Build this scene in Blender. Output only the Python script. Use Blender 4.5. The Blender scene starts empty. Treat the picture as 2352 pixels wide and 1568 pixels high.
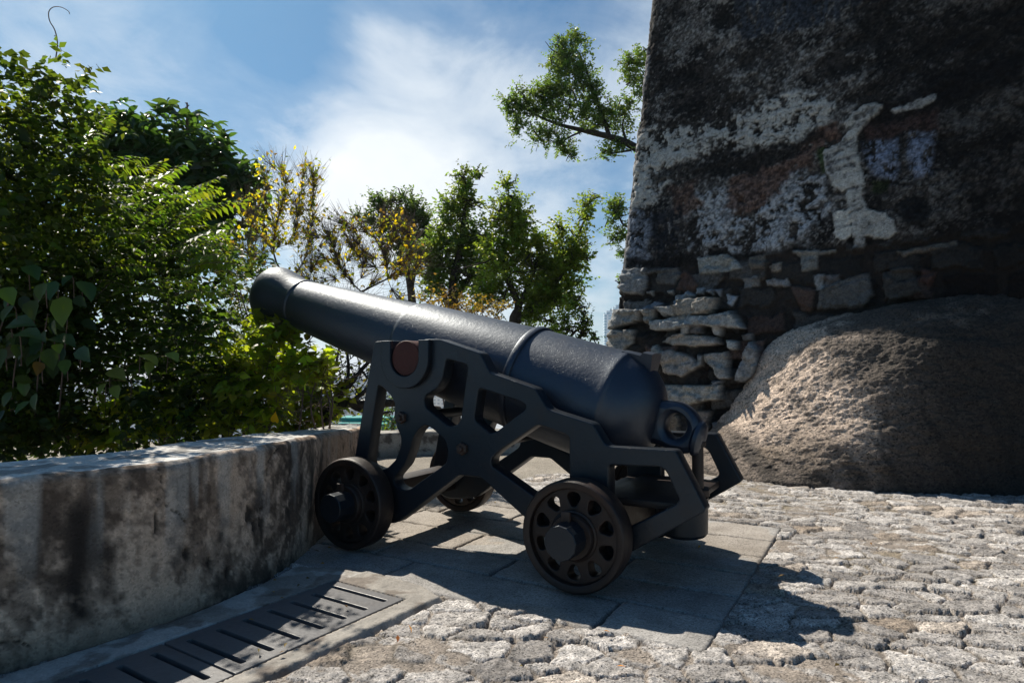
import bpy, bmesh, math, random
import numpy as np
from mathutils import Vector, Matrix
PI = math.pi
rng = np.random.default_rng(7)
random.seed(7)
SC = bpy.context.scene
COL = SC.collection

# ------------------------------------------------------------------ camera
TH = math.atan(58 / 1500.0)
cam = bpy.data.cameras.new("camera"); cam_o = bpy.data.objects.new("camera", cam); COL.objects.link(cam_o)
cam.lens = 22.5; cam.sensor_width = 36; cam.clip_start = .05; cam.clip_end = 30000
cam_o.location = (0, 0, 1.0); cam_o.rotation_euler = (PI / 2 + TH, 0, 0)
SC.camera = cam_o

def at(px, py, Y):
    """point at forward distance Y seen at photo position (px, py) (2352 wide)"""
    x = (px - 1176) / 1470.; v = (784 - py) / 1470.
    r = Vector((x, math.cos(TH) - v * math.sin(TH), math.sin(TH) + v * math.cos(TH)))
    return Vector((0, 0, 1)) + r * (Y / r.y)

# ------------------------------------------------------------------ sun and sky
SUN_AZ, SUN_EL = math.radians(36.5), math.radians(48.3)      # azimuth to the left of +Y
S = Vector((-math.sin(SUN_AZ) * math.cos(SUN_EL), math.cos(SUN_AZ) * math.cos(SUN_EL), math.sin(SUN_EL)))
sl = bpy.data.lights.new("sun", 'SUN'); sl.energy = 5.0; sl.angle = math.radians(.5); sl.color = (1, .925, .80)
so = bpy.data.objects.new("sun", sl); COL.objects.link(so); so.rotation_euler = S.to_track_quat('Z', 'Y').to_euler()
SC.view_settings.view_transform = 'Standard'; SC.view_settings.look = 'None'
SC.view_settings.exposure = 0.45; SC.view_settings.gamma = 1

def nd(nt, typ, loc=None, **kw):
    n = nt.nodes.new(typ)
    for k, v in kw.items():
        if k.startswith('i_'):
            key = k[2:]
            n.inputs[int(key) if key.isdigit() else key].default_value = v
        else: setattr(n, k, v)
    return n
def lk(nt, a, b): nt.links.new(a, b)
def mth(nt, op, a, b=None, c=None, clamp=False):
    n = nt.nodes.new('ShaderNodeMath'); n.operation = op; n.use_clamp = clamp
    for i, x in enumerate((a, b, c)):
        if x is None: continue
        if isinstance(x, (int, float)): n.inputs[i].default_value = x
        else: lk(nt, x, n.inputs[i])
    return n.outputs[0]
def mixc(nt, f, a, b, bt='MIX'):
    n = nt.nodes.new('ShaderNodeMix'); n.data_type = 'RGBA'; n.blend_type = bt
    for s, x in ((n.inputs[0], f), (n.inputs[6], a), (n.inputs[7], b)):
        if isinstance(x, (int, float)): s.default_value = x
        elif isinstance(x, tuple): s.default_value = x if len(x) == 4 else x + (1,)
        else: lk(nt, x, s)
    return n.outputs[2]
def ramp(nt, fac, stops):
    n = nt.nodes.new('ShaderNodeValToRGB'); lk(nt, fac, n.inputs[0])
    el = n.color_ramp.elements
    while len(el) < len(stops): el.new(.5)
    for e, (p, c) in zip(el, stops):
        e.position = p; e.color = (c if isinstance(c, tuple) else (c, c, c)) + (1,)
    return n.outputs[0]

def make_world():
    w = bpy.data.worlds.new("World"); SC.world = w; w.use_nodes = True
    nt = w.node_tree; bg = nt.nodes['Background']; bg.inputs[1].default_value = SKY_STRENGTH
    sky = nd(nt, 'ShaderNodeTexSky', sky_type='NISHITA', sun_disc=False, sun_elevation=SUN_EL, sun_rotation=-SUN_AZ,
             air_density=1.0, dust_density=.6, ozone_density=2.5)
    tc = nd(nt, 'ShaderNodeTexCoord'); sep = nd(nt, 'ShaderNodeSeparateXYZ'); lk(nt, tc.outputs['Generated'], sep.inputs[0])
    x, y, z = sep.outputs
    zz = mth(nt, 'ADD', mth(nt, 'MAXIMUM', z, 0.0), .30)
    comb = nd(nt, 'ShaderNodeCombineXYZ'); lk(nt, mth(nt, 'DIVIDE', x, zz), comb.inputs[0]); lk(nt, mth(nt, 'DIVIDE', y, zz), comb.inputs[1])
    mp = nd(nt, 'ShaderNodeMapping'); lk(nt, comb.outputs[0], mp.inputs[0])
    mp.inputs['Rotation'].default_value = (0, 0, math.radians(28)); mp.inputs['Scale'].default_value = (1.35, 1.0, 1)
    mp.inputs['Location'].default_value = (1.3, .4, 0)
    n1 = nd(nt, 'ShaderNodeTexNoise', i_Scale=1.3, i_Detail=9.0, i_Roughness=.56, i_Distortion=.5); lk(nt, mp.outputs[0], n1.inputs['Vector'])
    def lobe(px, py, sharp):
        d = (at(px, py, 10) - Vector((0, 0, 1))).normalized()
        dp = nd(nt, 'ShaderNodeVectorMath', operation='DOT_PRODUCT'); lk(nt, tc.outputs['Generated'], dp.inputs[0]); dp.inputs[1].default_value = d
        return mth(nt, 'POWER', mth(nt, 'MAXIMUM', dp.outputs['Value'], 0.0), sharp)
    n2 = nd(nt, 'ShaderNodeTexNoise', i_Scale=3.4, i_Detail=9.0, i_Roughness=.6, i_Distortion=.8); lk(nt, comb.outputs[0], n2.inputs['Vector'])
    c = mth(nt, 'ADD', n1.outputs['Fac'], mth(nt, 'MULTIPLY', mth(nt, 'SUBTRACT', n2.outputs['Fac'], .5), .42))
    for (px, py, sh, wt) in ((480, 110, 60, -.20), (640, 20, 200, -.16), (980, 180, 60, .11), (850, 430, 200, .30), (1050, 480, 60, .2), (1300, 40, 160, -.10), (1430, 420, 200, -.08), (60, 60, 120, .07), (200, 250, 60, .10), (1430, 180, 200, .06)):
        c = mth(nt, 'ADD', c, mth(nt, 'MULTIPLY', lobe(px, py, sh), wt))
    hor = mth(nt, 'POWER', mth(nt, 'SUBTRACT', 1.0, mth(nt, 'MAXIMUM', z, 0.0), clamp=True), 9.0)
    c = mth(nt, 'ADD', c, mth(nt, 'MULTIPLY', hor, .22))
    m = ramp(nt, c, [(.34, .0), (.46, .16), (.60, .60), (.80, 1.0)])
    m = mth(nt, 'MULTIPLY', m, mth(nt, 'MULTIPLY', lobe(1000, 520, 2.2), 1.35, clamp=True))  # clouds kept to the forward sky, shaped to cut fill light from behind
    lpt = nd(nt, 'ShaderNodeTexNoise', i_Scale=2.6, i_Detail=7.0, i_Roughness=.6); lk(nt, mp.outputs[0], lpt.inputs['Vector'])
    bright = mth(nt, 'ADD', mth(nt, 'MULTIPLY', lobe(800, 430, 40), .35), mth(nt, 'MULTIPLY', lpt.outputs['Fac'], .5))
    cl = mixc(nt, bright, CLOUD_A, CLOUD_B)
    skyc = mixc(nt, 1.0, sky.outputs[0], SKY_TINT, 'MULTIPLY')
    lk(nt, mixc(nt, m, skyc, cl), bg.inputs[0])
SKY_STRENGTH = .051
SKY_TINT = (.55, 1.02, 1.22)
CLOUD_A = (9.0, 10.6, 12.0); CLOUD_B = (17.5, 17.5, 17.4)
make_world()

# ------------------------------------------------------------------ numpy noise
def _h(ix, iy, seed):
    n = (ix.astype(np.int64) * 374761393 + iy.astype(np.int64) * 668265263 + seed * 1274126177) & 0x7fffffff
    n = ((n ^ (n >> 13)) * 1274126177) & 0x7fffffff
    n = ((n ^ (n >> 16)) * 2246822519) & 0x7fffffff
    return ((n ^ (n >> 15)) & 0xffffff) / float(0xffffff)
def vnoise(x, y, seed=0):
    ix = np.floor(x); iy = np.floor(y); fx = x - ix; fy = y - iy
    fx = fx * fx * fx * (fx * (fx * 6 - 15) + 10); fy = fy * fy * fy * (fy * (fy * 6 - 15) + 10)
    a = _h(ix, iy, seed); b = _h(ix + 1, iy, seed); c = _h(ix, iy + 1, seed); d = _h(ix + 1, iy + 1, seed)
    return (a + (b - a) * fx) * (1 - fy) + (c + (d - c) * fx) * fy
def fbm(x, y, seed=0, oct=5, gain=.5):
    s = 0; a = 1; t = 0
    for o in range(oct):
        s = s + a * vnoise(x * 2 ** o + 17.3 * o, y * 2 ** o - 9.1 * o, seed + o * 13); t += a; a *= gain
    return s / t
def sstep(a, b, x):
    t = np.clip((x - a) / (b - a), 0, 1); return t * t * (3 - 2 * t)
def poly_sd(x, y, poly):
    """signed distance to polygon, positive inside"""
    P = np.asarray(poly, float); d = np.full(x.shape, 1e9); ins = np.zeros(x.shape, bool)
    for i in range(len(P)):
        a = P[i]; b = P[(i + 1) % len(P)]; ex, ey = b - a
        wx = x - a[0]; wy = y - a[1]
        t = np.clip((wx * ex + wy * ey) / (ex * ex + ey * ey + 1e-12), 0, 1)
        d = np.minimum(d, (wx - t * ex) ** 2 + (wy - t * ey) ** 2)
        c = ((a[1] > y) != (b[1] > y)) & (x < (b[0] - a[0]) * (y - a[1]) / (b[1] - a[1] + 1e-12) + a[0])
        ins ^= c
    d = np.sqrt(d); return np.where(ins, d, -d)
def poly_sd_box(x, y, poly, pad):
    P = np.asarray(poly, float); out = np.full(x.shape, -9.)
    k = (x > P[:, 0].min() - pad) & (x < P[:, 0].max() + pad) & (y > P[:, 1].min() - pad) & (y < P[:, 1].max() + pad)
    if k.any(): out[k] = poly_sd(x[k], y[k], poly)
    return out
def mix3(c, m, col):
    return c * (1 - m[..., None]) + np.asarray(col) * m[..., None]

# ------------------------------------------------------------------ object helpers
def link(name, me, mat=None, parent=None, smooth=None):
    o = bpy.data.objects.new(name, me); COL.objects.link(o)
    if mat: me.materials.append(mat)
    if parent is not None: o.parent = parent
    if smooth is not None:
        me.shade_smooth() if hasattr(me, 'shade_smooth') else None
        for p in me.polygons: p.use_smooth = True
        if smooth < 3: me.set_sharp_from_angle(angle=smooth)
    return o
def np_mesh(name, V, faces, colors=None):
    """faces: list of int arrays (n,k)"""
    me = bpy.data.meshes.new(name); V = np.ascontiguousarray(V, np.float32)
    me.vertices.add(len(V)); me.vertices.foreach_set('co', V.ravel())
    faces = [np.asarray(f, np.int32) for f in faces if len(f)]
    tot = sum(f.size for f in faces); nf = sum(len(f) for f in faces)
    me.loops.add(tot); me.polygons.add(nf)
    me.loops.foreach_set('vertex_index', np.concatenate([f.ravel() for f in faces]))
    ls = []; st = 0
    for f in faces:
        ls.append(st + np.arange(len(f)) * f.shape[1]); st += f.size
    me.polygons.foreach_set('loop_start', np.concatenate(ls).astype(np.int32))
    me.update(calc_edges=True)
    if colors is not None:
        at_ = me.color_attributes.new('Col', 'FLOAT_COLOR', 'POINT')
        c = np.ones((len(V), 4), np.float32); c[:, :3] = colors
        at_.data.foreach_set('color', c.ravel())
    return me
def grid_faces(nr, nc):
    i = np.arange(nr * nc).reshape(nr, nc)
    return np.stack([i[:-1, :-1], i[:-1, 1:], i[1:, 1:], i[1:, :-1]], -1).reshape(-1, 4)
def tag(o, label=None, cat=None, group=None, kind=None):
    if label: o['label'] = label
    if cat: o['category'] = cat
    if group: o['group'] = group
    if kind: o['kind'] = kind
    return o
def empty(name, loc, rz=0):
    o = bpy.data.objects.new(name, None); COL.objects.link(o); o.location = loc; o.rotation_euler = (0, 0, rz); o.empty_display_size = .2
    return o
class MB:
    def __init__(s): s.v = []; s.f = []
    def add(s, vs, fs):
        b = len(s.v); s.v += [tuple(p) for p in vs]; s.f += [tuple(i + b for i in f) for f in fs]
    def box(s, c, d, M=None, taper=1.0):
        x, y, z = (q / 2 for q in d); vs = []
        for k in (-1, 1):
            t = taper if k > 0 else 1
            for a, b in ((-1, -1), (1, -1), (1, 1), (-1, 1)): vs.append(Vector((a * x * t, b * y * t, k * z)))
        vs = [(M @ p if M else p) + Vector(c) for p in vs]
        s.add(vs, [(3, 2, 1, 0), (4, 5, 6, 7), (0, 1, 5, 4), (1, 2, 6, 5), (2, 3, 7, 6), (3, 0, 4, 7)])
    def lathe(s, prof, o, ax, n=48, cap=(True, True), rot=0):
        """prof: (t along axis, r)"""
        ax = Vector(ax).normalized(); u = ax.orthogonal().normalized(); w = ax.cross(u); o = Vector(o); vs = []
        for (t, r) in prof:
            for k in range(n):
                a = 2 * PI * k / n + rot; vs.append(o + ax * t + (u * math.cos(a) + w * math.sin(a)) * r)
        fs = []
        for i in range(len(prof) - 1):
            for k in range(n):
                k2 = (k + 1) % n; fs.append((i * n + k, i * n + k2, (i + 1) * n + k2, (i + 1) * n + k))
        if cap[0]: fs.append(tuple(range(n - 1, -1, -1)))
        if cap[1]: fs.append(tuple(range((len(prof) - 1) * n, len(prof) * n)))
        s.add(vs, fs)
    def tube(s, pts, rad, n=6, cap=True):
        pts = [Vector(p) for p in pts]; vs = []; prev = None
        for i, p in enumerate(pts):
            d = (pts[min(i + 1, len(pts) - 1)] - pts[max(i - 1, 0)]).normalized()
            u = d.orthogonal().normalized() if prev is None else (prev - d * prev.dot(d)).normalized()
            prev = u; w = d.cross(u); r = rad[i] if hasattr(rad, '__len__') else rad
            for k in range(n):
                a = 2 * PI * k / n; vs.append(p + (u * math.cos(a) + w * math.sin(a)) * r)
        fs = [(i * n + k, i * n + (k + 1) % n, (i + 1) * n + (k + 1) % n, (i + 1) * n + k) for i in range(len(pts) - 1) for k in range(n)]
        if cap: fs += [tuple(range(n - 1, -1, -1)), tuple(range((len(pts) - 1) * n, len(pts) * n))]
        s.add(vs, fs)
    def build(s, name, mat, parent=None, smooth=None, bevel=0, loc=None):
        me = bpy.data.meshes.new(name); me.from_pydata(s.v, [], s.f); me.update()
        if bevel:
            bm = bmesh.new(); bm.from_mesh(me)
            ed = [e for e in bm.edges if len(e.link_faces) == 2 and e.calc_face_angle() > .5]
            bmesh.ops.bevel(bm, geom=ed, offset=bevel, segments=2, affect='EDGES', profile=.6)
            bmesh.ops.recalc_face_normals(bm, faces=bm.faces)
            bm.to_mesh(me); bm.free()
        o = link(name, me, mat, parent, smooth)
        if loc: o.location = loc
        return o
def roundpoly(P, r=.02, n=4):
    out = []
    P = [Vector((p[0], p[1])) for p in P]
    for i, p in enumerate(P):
        a = P[i - 1] - p; b = P[(i + 1) % len(P)] - p
        rr = min(r, a.length * .45, b.length * .45)
        a = p + a.normalized() * rr; b = p + b.normalized() * rr
        for k in range(n + 1):
            t = k / n; out.append(a * (1 - t) ** 2 + p * 2 * t * (1 - t) + b * t * t)
    return [(q.x, q.y) for q in out]
def plate_mesh(name, polys, thick, bev=.006):
    """flat plate with holes: polygons in XY, thickness along Z, bevelled edges"""
    cu = bpy.data.curves.new(name, 'CURVE'); cu.dimensions = '2D'; cu.fill_mode = 'BOTH'
    for P in polys:
        sp = cu.splines.new('POLY'); sp.points.add(len(P) - 1); sp.use_cyclic_u = True
        for q, p in zip(sp.points, P): q.co = (p[0], p[1], 0, 1)
    cu.extrude = thick / 2 - bev; cu.bevel_depth = bev; cu.bevel_resolution = 1; cu.offset = -bev
    o = bpy.data.objects.new(name, cu); COL.objects.link(o)
    dg = bpy.context.evaluated_depsgraph_get(); dg.update()
    me = bpy.data.meshes.new_from_object(o.evaluated_get(dg)); me.name = name
    bpy.data.objects.remove(o); bpy.data.curves.remove(cu); me.materials.clear()
    return me
# ------------------------------------------------------------------ materials
def mat(name):
    m = bpy.data.materials.new(name); m.use_nodes = True; nt = m.node_tree
    return m, nt, nt.nodes['Principled BSDF']
def m_iron(name, c1, c2, rust, rough=.42, rust_amt=.5, pits=.5, spec=.5, stint=(1., 1., 1.)):
    m, nt, b = mat(name)
    tc = nd(nt, 'ShaderNodeTexCoord')
    n1 = nd(nt, 'ShaderNodeTexNoise', i_Scale=3.0, i_Detail=8.0, i_Roughness=.6); lk(nt, tc.outputs['Object'], n1.inputs['Vector'])
    n2 = nd(nt, 'ShaderNodeTexNoise', i_Scale=9.0, i_Detail=10.0, i_Roughness=.7); lk(nt, tc.outputs['Object'], n2.inputs['Vector'])
    n3 = nd(nt, 'ShaderNodeTexNoise', i_Scale=55.0, i_Detail=4.0, i_Roughness=.6); lk(nt, tc.outputs['Object'], n3.inputs['Vector'])
    v = nd(nt, 'ShaderNodeTexVoronoi', i_Scale=70.0); lk(nt, tc.outputs['Object'], v.inputs['Vector'])
    base = mixc(nt, n1.outputs['Fac'], c1, c2)
    rm = ramp(nt, n2.outputs['Fac'], [(.5, 0.0), (.5 + .22, 1.0)])
    base = mixc(nt, mth(nt, 'MULTIPLY', rm, rust_amt), base, rust)
    lk(nt, base, b.inputs['Base Color'])
    rr = mth(nt, 'ADD', mth(nt, 'MULTIPLY', n3.outputs['Fac'], .22), mth(nt, 'MULTIPLY', n2.outputs['Fac'], .16))
    lk(nt, mth(nt, 'ADD', rr, rough - .19), b.inputs['Roughness'])
    pit = ramp(nt, v.outputs['Distance'], [(.0, 0.0), (.20, 1.0)])
    pm = ramp(nt, n2.outputs['Fac'], [(.46, 1.0), (.56, 0.0)])
    ph = mth(nt, 'MAXIMUM', pit, pm)
    h = mth(nt, 'ADD', mth(nt, 'MULTIPLY', ph, pits), mth(nt, 'MULTIPLY', n3.outputs['Fac'], .45))
    h = mth(nt, 'ADD', h, mth(nt, 'MULTIPLY', n1.outputs['Fac'], 1.6))
    bp = nd(nt, 'ShaderNodeBump', i_Strength=.45, i_Distance=.006); lk(nt, h, bp.inputs['Height']); lk(nt, bp.outputs[0], b.inputs['Normal'])
    b.inputs['Specular IOR Level'].default_value = spec; b.inputs['Specular Tint'].default_value = stint + (1,)
    return m
M = {}
M['barrel'] = m_iron('barrel_iron', (.005, .010, .023), (.010, .015, .030), (.020, .013, .011), .455, .45, .5, .95, (.76, .87, 1.))
M['carriage'] = m_iron('carriage_iron', (.005, .009, .015), (.011, .015, .021), (.026, .015, .010), .42, .55, .6, .5, (.8, .9, 1.))
M['wheel'] = m_iron('wheel_iron', (.014, .010, .010), (.023, .015, .013), (.050, .024, .015), .5, .8, .6, .4)
M['trunnion'] = m_iron('trunnion_iron', (.060, .018, .015), (.080, .024, .018), (.03, .016, .014), .68, .5, .4, .3)
M['nut'] = m_iron('nut_iron', (.03, .018, .015), (.05, .028, .02), (.07, .035, .02), .5, .5, .3)
M['grate'] = m_iron('grate_iron', (.085, .086, .095), (.125, .124, .13), (.06, .045, .035), .46, .4, .25)

def m_col(name, rough=.85, nscale=40., namp=.3, bscale=60., bstr=.5, bdist=.01, spec=.3, speck=0.0, spscale=120.):
    """material that takes its colour from the mesh's 'Col' attribute, with fine grain"""
    m, nt, b = mat(name)
    at_ = nd(nt, 'ShaderNodeVertexColor', layer_name='Col'); tc = nd(nt, 'ShaderNodeTexCoord')
    n1 = nd(nt, 'ShaderNodeTexNoise', i_Scale=nscale, i_Detail=6.0, i_Roughness=.65); lk(nt, tc.outputs['Object'], n1.inputs['Vector'])
    f = mth(nt, 'ADD', mth(nt, 'MULTIPLY', n1.outputs['Fac'], 2 * namp), 1 - namp)
    c = mixc(nt, 1.0, at_.outputs[0], f, 'MULTIPLY')
    h = None
    if speck:
        v = nd(nt, 'ShaderNodeTexVoronoi', i_Scale=spscale, i_Randomness=1.0); lk(nt, tc.outputs['Object'], v.inputs['Vector'])
        sp = nd(nt, 'ShaderNodeSeparateColor'); lk(nt, v.outputs['Color'], sp.inputs[0])
        g = ramp(nt, sp.outputs[0], [(0.0, 1 - speck * 1.4), (.2, 1 - speck * .4), (.5, 1.0), (.85, 1 + speck * .5), (1.0, 1 + speck)])
        c = mixc(nt, 1.0, c, g, 'MULTIPLY')
    lk(nt, c, b.inputs['Base Color']); b.inputs['Roughness'].default_value = rough; b.inputs['Specular IOR Level'].default_value = spec
    n2 = nd(nt, 'ShaderNodeTexNoise', i_Scale=bscale, i_Detail=8.0, i_Roughness=.7); lk(nt, tc.outputs['Object'], n2.inputs['Vector'])
    bp = nd(nt, 'ShaderNodeBump', i_Strength=bstr, i_Distance=bdist); lk(nt, n2.outputs['Fac'], bp.inputs['Height']); lk(nt, bp.outputs[0], b.inputs['Normal'])
    return m
M['cobble'] = m_col('granite_cobble', .82, 34, .42, 70, .9, .012, .35, .6, 190.)
M['slab'] = m_col('granite_slab', .8, 18, .2, 90, .5, .006, .35, .38, 190.)
M['wall'] = m_col('stained_masonry', .9, 22, .4, 45, .9, .02, .25, .25, 90.)
M['plaster'] = m_col('stained_render', .88, 25, .25, 50, .6, .008, .25, .18, 140.)
M['rock'] = m_col('rough_granite', .78, 14, .3, 38, 1.0, .03, .4, .55, 75.)
M['kerb'] = m_col('concrete_kerb', .88, 30, .3, 80, .6, .006, .25, .15, 160.)

def m_plain(name, c1, c2, scale=6., rough=.9, bstr=.3, bdist=.02, spec=.2):
    m, nt, b = mat(name); tc = nd(nt, 'ShaderNodeTexCoord')
    n1 = nd(nt, 'ShaderNodeTexNoise', i_Scale=scale, i_Detail=7.0, i_Roughness=.6); lk(nt, tc.outputs['Object'], n1.inputs['Vector'])
    lk(nt, mixc(nt, ramp(nt, n1.outputs['Fac'], [(.3, 0.0), (.7, 1.0)]), c1, c2), b.inputs['Base Color'])
    b.inputs['Roughness'].default_value = rough; b.inputs['Specular IOR Level'].default_value = spec
    bp = nd(nt, 'ShaderNodeBump', i_Strength=bstr, i_Distance=bdist); lk(nt, n1.outputs['Fac'], bp.inputs['Height']); lk(nt, bp.outputs[0], b.inputs['Normal'])
    return m
M['concrete'] = m_plain('pale_concrete', (.26, .235, .2), (.36, .33, .29), 4., .9)
M['earth'] = m_plain('hill_earth', (.03, .04, .015), (.07, .075, .03), .5, .95, .5, .2)
M['city'] = m_plain('city_ground', (.34, .36, .38), (.5, .51, .53), .02, .9)
M['bark'] = m_plain('bark', (.035, .026, .02), (.085, .068, .055), 18., .9, .7, .01)
M['twig'] = m_plain('twig_bark', (.10, .07, .06), (.19, .14, .12), 20., .85, .3, .004)
M['pit'] = m_plain('drain_pit', (.01, .01, .01), (.02, .02, .02), 9., .9)
M['teal'] = m_plain('teal_paint', (.015, .24, .22), (.02, .30, .27), 3., .5, .1, .01, .4)

def m_leaf(name, trans=.45, rough=.42, tint=(1.25, 1.15, .45), spec=.45, tmul=1.6):
    m, nt, b = mat(name)
    at_ = nd(nt, 'ShaderNodeVertexColor', layer_name='Col')
    lk(nt, at_.outputs[0], b.inputs['Base Color']); b.inputs['Roughness'].default_value = rough; b.inputs['Specular IOR Level'].default_value = spec
    t = nd(nt, 'ShaderNodeBsdfTranslucent'); lk(nt, mixc(nt, 1.0, at_.outputs[0], tuple(q * tmul for q in tint), 'MULTIPLY'), t.inputs[0])
    mx = nd(nt, 'ShaderNodeMixShader'); mx.inputs[0].default_value = trans
    lk(nt, b.outputs[0], mx.inputs[1]); lk(nt, t.outputs[0], mx.inputs[2]); lk(nt, mx.outputs[0], nt.nodes['Material Output'].inputs[0])
    return m
M['leaf'] = m_leaf('shrub_leaf', .55, .45, (1.4, 1.2, .35), .3, 2.7)
M['leaf_dark'] = m_leaf('broad_leaf', .4, .4, (1.2, 1.2, .35), .45, 2.4)
M['leaf_fig'] = m_leaf('fig_leaf', .45, .42, (1.3, 1.15, .4), .4, 3.0)
M['leaf_yel'] = m_leaf('autumn_leaf', .55, .5, (1.2, 1.05, .45), .3, 2.9)

# ------------------------------------------------------------------ the cannon
CU, CN = .65, .59
XR, YR, PSI = .2596, 2.8483, .523
dv = Vector((-math.cos(PSI), math.sin(PSI), 0)); nv = Vector((math.sin(PSI), math.cos(PSI), 0))
base = Vector((XR, YR, 0)) + dv * CU + nv * CN
cannon = empty('cannon', base, math.atan2(dv.y, dv.x))
tag(cannon, 'black iron cannon raised on a cast iron carriage with four small spoked wheels', 'cannon')
X0 = -CU                                     # local x = u - CU ; local y = CN - n
EL = .2737
TA = Vector((1.0567 - CU, 0, 1.0715))        # barrel axis point above the trunnions
ad = Vector((math.cos(EL), 0, math.sin(EL))); au = Vector((-math.sin(EL), 0, math.cos(EL)))
def bar(tau, y, rho): return TA + ad * tau + Vector((0, y, 0)) + au * rho

def lathe_x(mb, prof, n=96, closed_ends=(True, True)): mb.lathe(prof, TA, ad, n, closed_ends)
b = MB()
prof = [(-1.325, .10), (-1.318, .14), (-1.30, .175), (-1.27, .215), (-1.235, .248), (-1.195, .272), (-1.15, .290), (-1.118, .3005),
        (-1.111, .3045), (-1.105, .3095), (-1.098, .3122), (-1.09, .3122), (-1.075, .3095), (-1.04, .306), (-.98, .3035), (-.60, .2985), (-.585, .2985), (-.582, .309), (-.574, .312), (-.552, .312), (-.544, .309), (-.541, .2955),
        (-.50, .2945), (.27, .2555), (.283, .2545), (.289, .252), (.292, .246), (.297, .2425), (.31, .2415), (1.30, .1775), (1.318, .1765), (1.325, .1815), (1.335, .1835), (1.347, .1825),
        (1.352, .178), (1.40, .180), (1.45, .187), (1.50, .197), (1.545, .206), (1.585, .2125), (1.625, .2145), (1.655, .211), (1.672, .203), (1.68, .19), (1.68, .10), (1.66, .095), (1.10, .093)]
lathe_x(b, prof, 128)
barrel = b.build('barrel', M['barrel'], cannon, math.radians(32))
# trunnions
b = MB(); b.lathe([(-.452, .0), (-.452, .092), (-.447, .096), (.447, .096), (.452, .092), (.452, .0)], (1.05 - CU, 0, 1.045), (0, 1, 0), 48, (False, False))
b.build('trunnion', M['trunnion'], cannon, .6)
# vent patch on the breech
b = MB()
vs = []
for (t, r) in ((-1.055, .300), (-1.065, .312), (-1.12, .3155), (-1.165, .316), (-1.175, .335), (-1.225, .338), (-1.232, .25)):
    for k in range(7):
        a = (k - 3) / 3 * .24; vs.append(bar(t, math.sin(a) * r, math.cos(a) * r))
b.add(vs, [(i * 7 + k, i * 7 + k + 1, (i + 1) * 7 + k + 1, (i + 1) * 7 + k) for i in range(6) for k in range(6)])
nb = len(b.v); vs2 = [bar(t, math.sin((k - 3) / 3 * .24) * .22, math.cos((k - 3) / 3 * .24) * .22) for t in (-1.055, -1.232) for k in range(7)]
b.add(vs2, [])
for k in range(6): b.f += [(nb + k, nb + k + 1, k + 1, k), (6 * 7 + k, 6 * 7 + k + 1, nb + 7 + k + 1, nb + 7 + k)]
for k in (0, 6): b.f.append(tuple([i * 7 + k for i in range(7)] + [nb + 7 + k, nb + k]))
b.build('vent_patch', M['barrel'], barrel, .5)
# cascabel: neck, breeching loop, button
me = plate_mesh('cascabel', [
    roundpoly([(-1.27, .115), (-1.33, .118), (-1.40, .135), (-1.46, .125), (-1.515, .085), (-1.54, .045), (-1.54, -.07), (-1.50, -.10), (-1.42, -.105), (-1.34, -.10), (-1.27, -.12)], .05, 5),
    [(-1.42 + .052 * math.cos(a), .020 + .062 * math.sin(a)) for a in np.linspace(0, 2 * PI, 25)[:-1]]], .135, .034)
R4 = Matrix.Translation(TA) @ Matrix((ad, (au), ad.cross(au))).transposed().to_4x4()
me.transform(R4); casc = link('cascabel', me, M['barrel'], barrel, 1.2)
b = MB(); b.lathe([(-1.508, .05), (-1.512, .080), (-1.522, .090), (-1.540, .088), (-1.556, .070), (-1.562, .0)], TA - au * .012, ad, 32, (True, False)); b.build('button', M['barrel'], casc, .7)

OUT = [(1.293, 1.138), (1.238, 1.143), (1.147, 1.143)] + [(1.05 + .097 * math.cos(a), 1.043 + .097 * math.sin(a)) for a in np.linspace(0, -PI, 15)] + \
      [(.953, 1.138), (.93, 1.146), (.836, 1.144), (.578, 1.068), (.518, .968), (.483, .958), (.26, .893), (.198, .80), (.163, .786), (-.04, .735), (-.101, .644), (-.125, .636),
       (-.424, .638), (-.552, .395), (-.23, .182), (-.12, .13), (0, .11), (.11, .14), (.19, .20), (.329, .272), (.519, .401), (.572, .437), (.704, .437), (1.029, .207), (1.125, .142),
       (1.24, .12), (1.347, .115), (1.44, .15), (1.478, .25), (1.431, .49)]
H = [[(1.258, .898), (1.21, .872), (1.159, .827), (1.138, .792), (1.143, .72), (1.123, .661), (1.093, .615), (1.095, .561), (1.129, .487), (1.191, .435), (1.25, .42), (1.335, .44), (1.336, .485)],
     [(.79, 1.04), (.652, 1.005), (.698, .72), (.725, .691), (.774, .683), (.928, .781), (.934, .821), (.921, .845), (.849, .881), (.814, .933), (.80, .991)],
     [(.928, .688), (.877, .667), (.798, .614), (.777, .558), (.787, .495), (.826, .467), (1.036, .33), (1.082, .326), (1.132, .345), (1.144, .385), (1.067, .462), (1.027, .548), (1.008, .613), (.972, .659)],
     [(.585, .889), (.611, .74), (.604, .719), (.516, .66), (.483, .671), (.317, .786), (.312, .807), (.336, .825)],
     [(.511, .501), (.508, .539), (.46, .581), (.251, .715), (.222, .713), (.101, .68), (.082, .666), (.08, .656), (.08, .30), (.10, .287), (.276, .378)],
     [(-.117, .553), (-.359, .562), (-.383, .542), (-.436, .429), (-.426, .409), (-.243, .302), (-.15, .25), (-.118, .27)]]
polys = [roundpoly(OUT, .014, 3)] + [roundpoly(h, .02, 4) for h in H]
ch = plate_mesh('cheek', polys, .085, .007)
ch.transform(Matrix(((1, 0, 0, -CU), (0, 0, 1, 0), (0, 1, 0, 0), (0, 0, 0, 1))))
ch.flip_normals()
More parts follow.
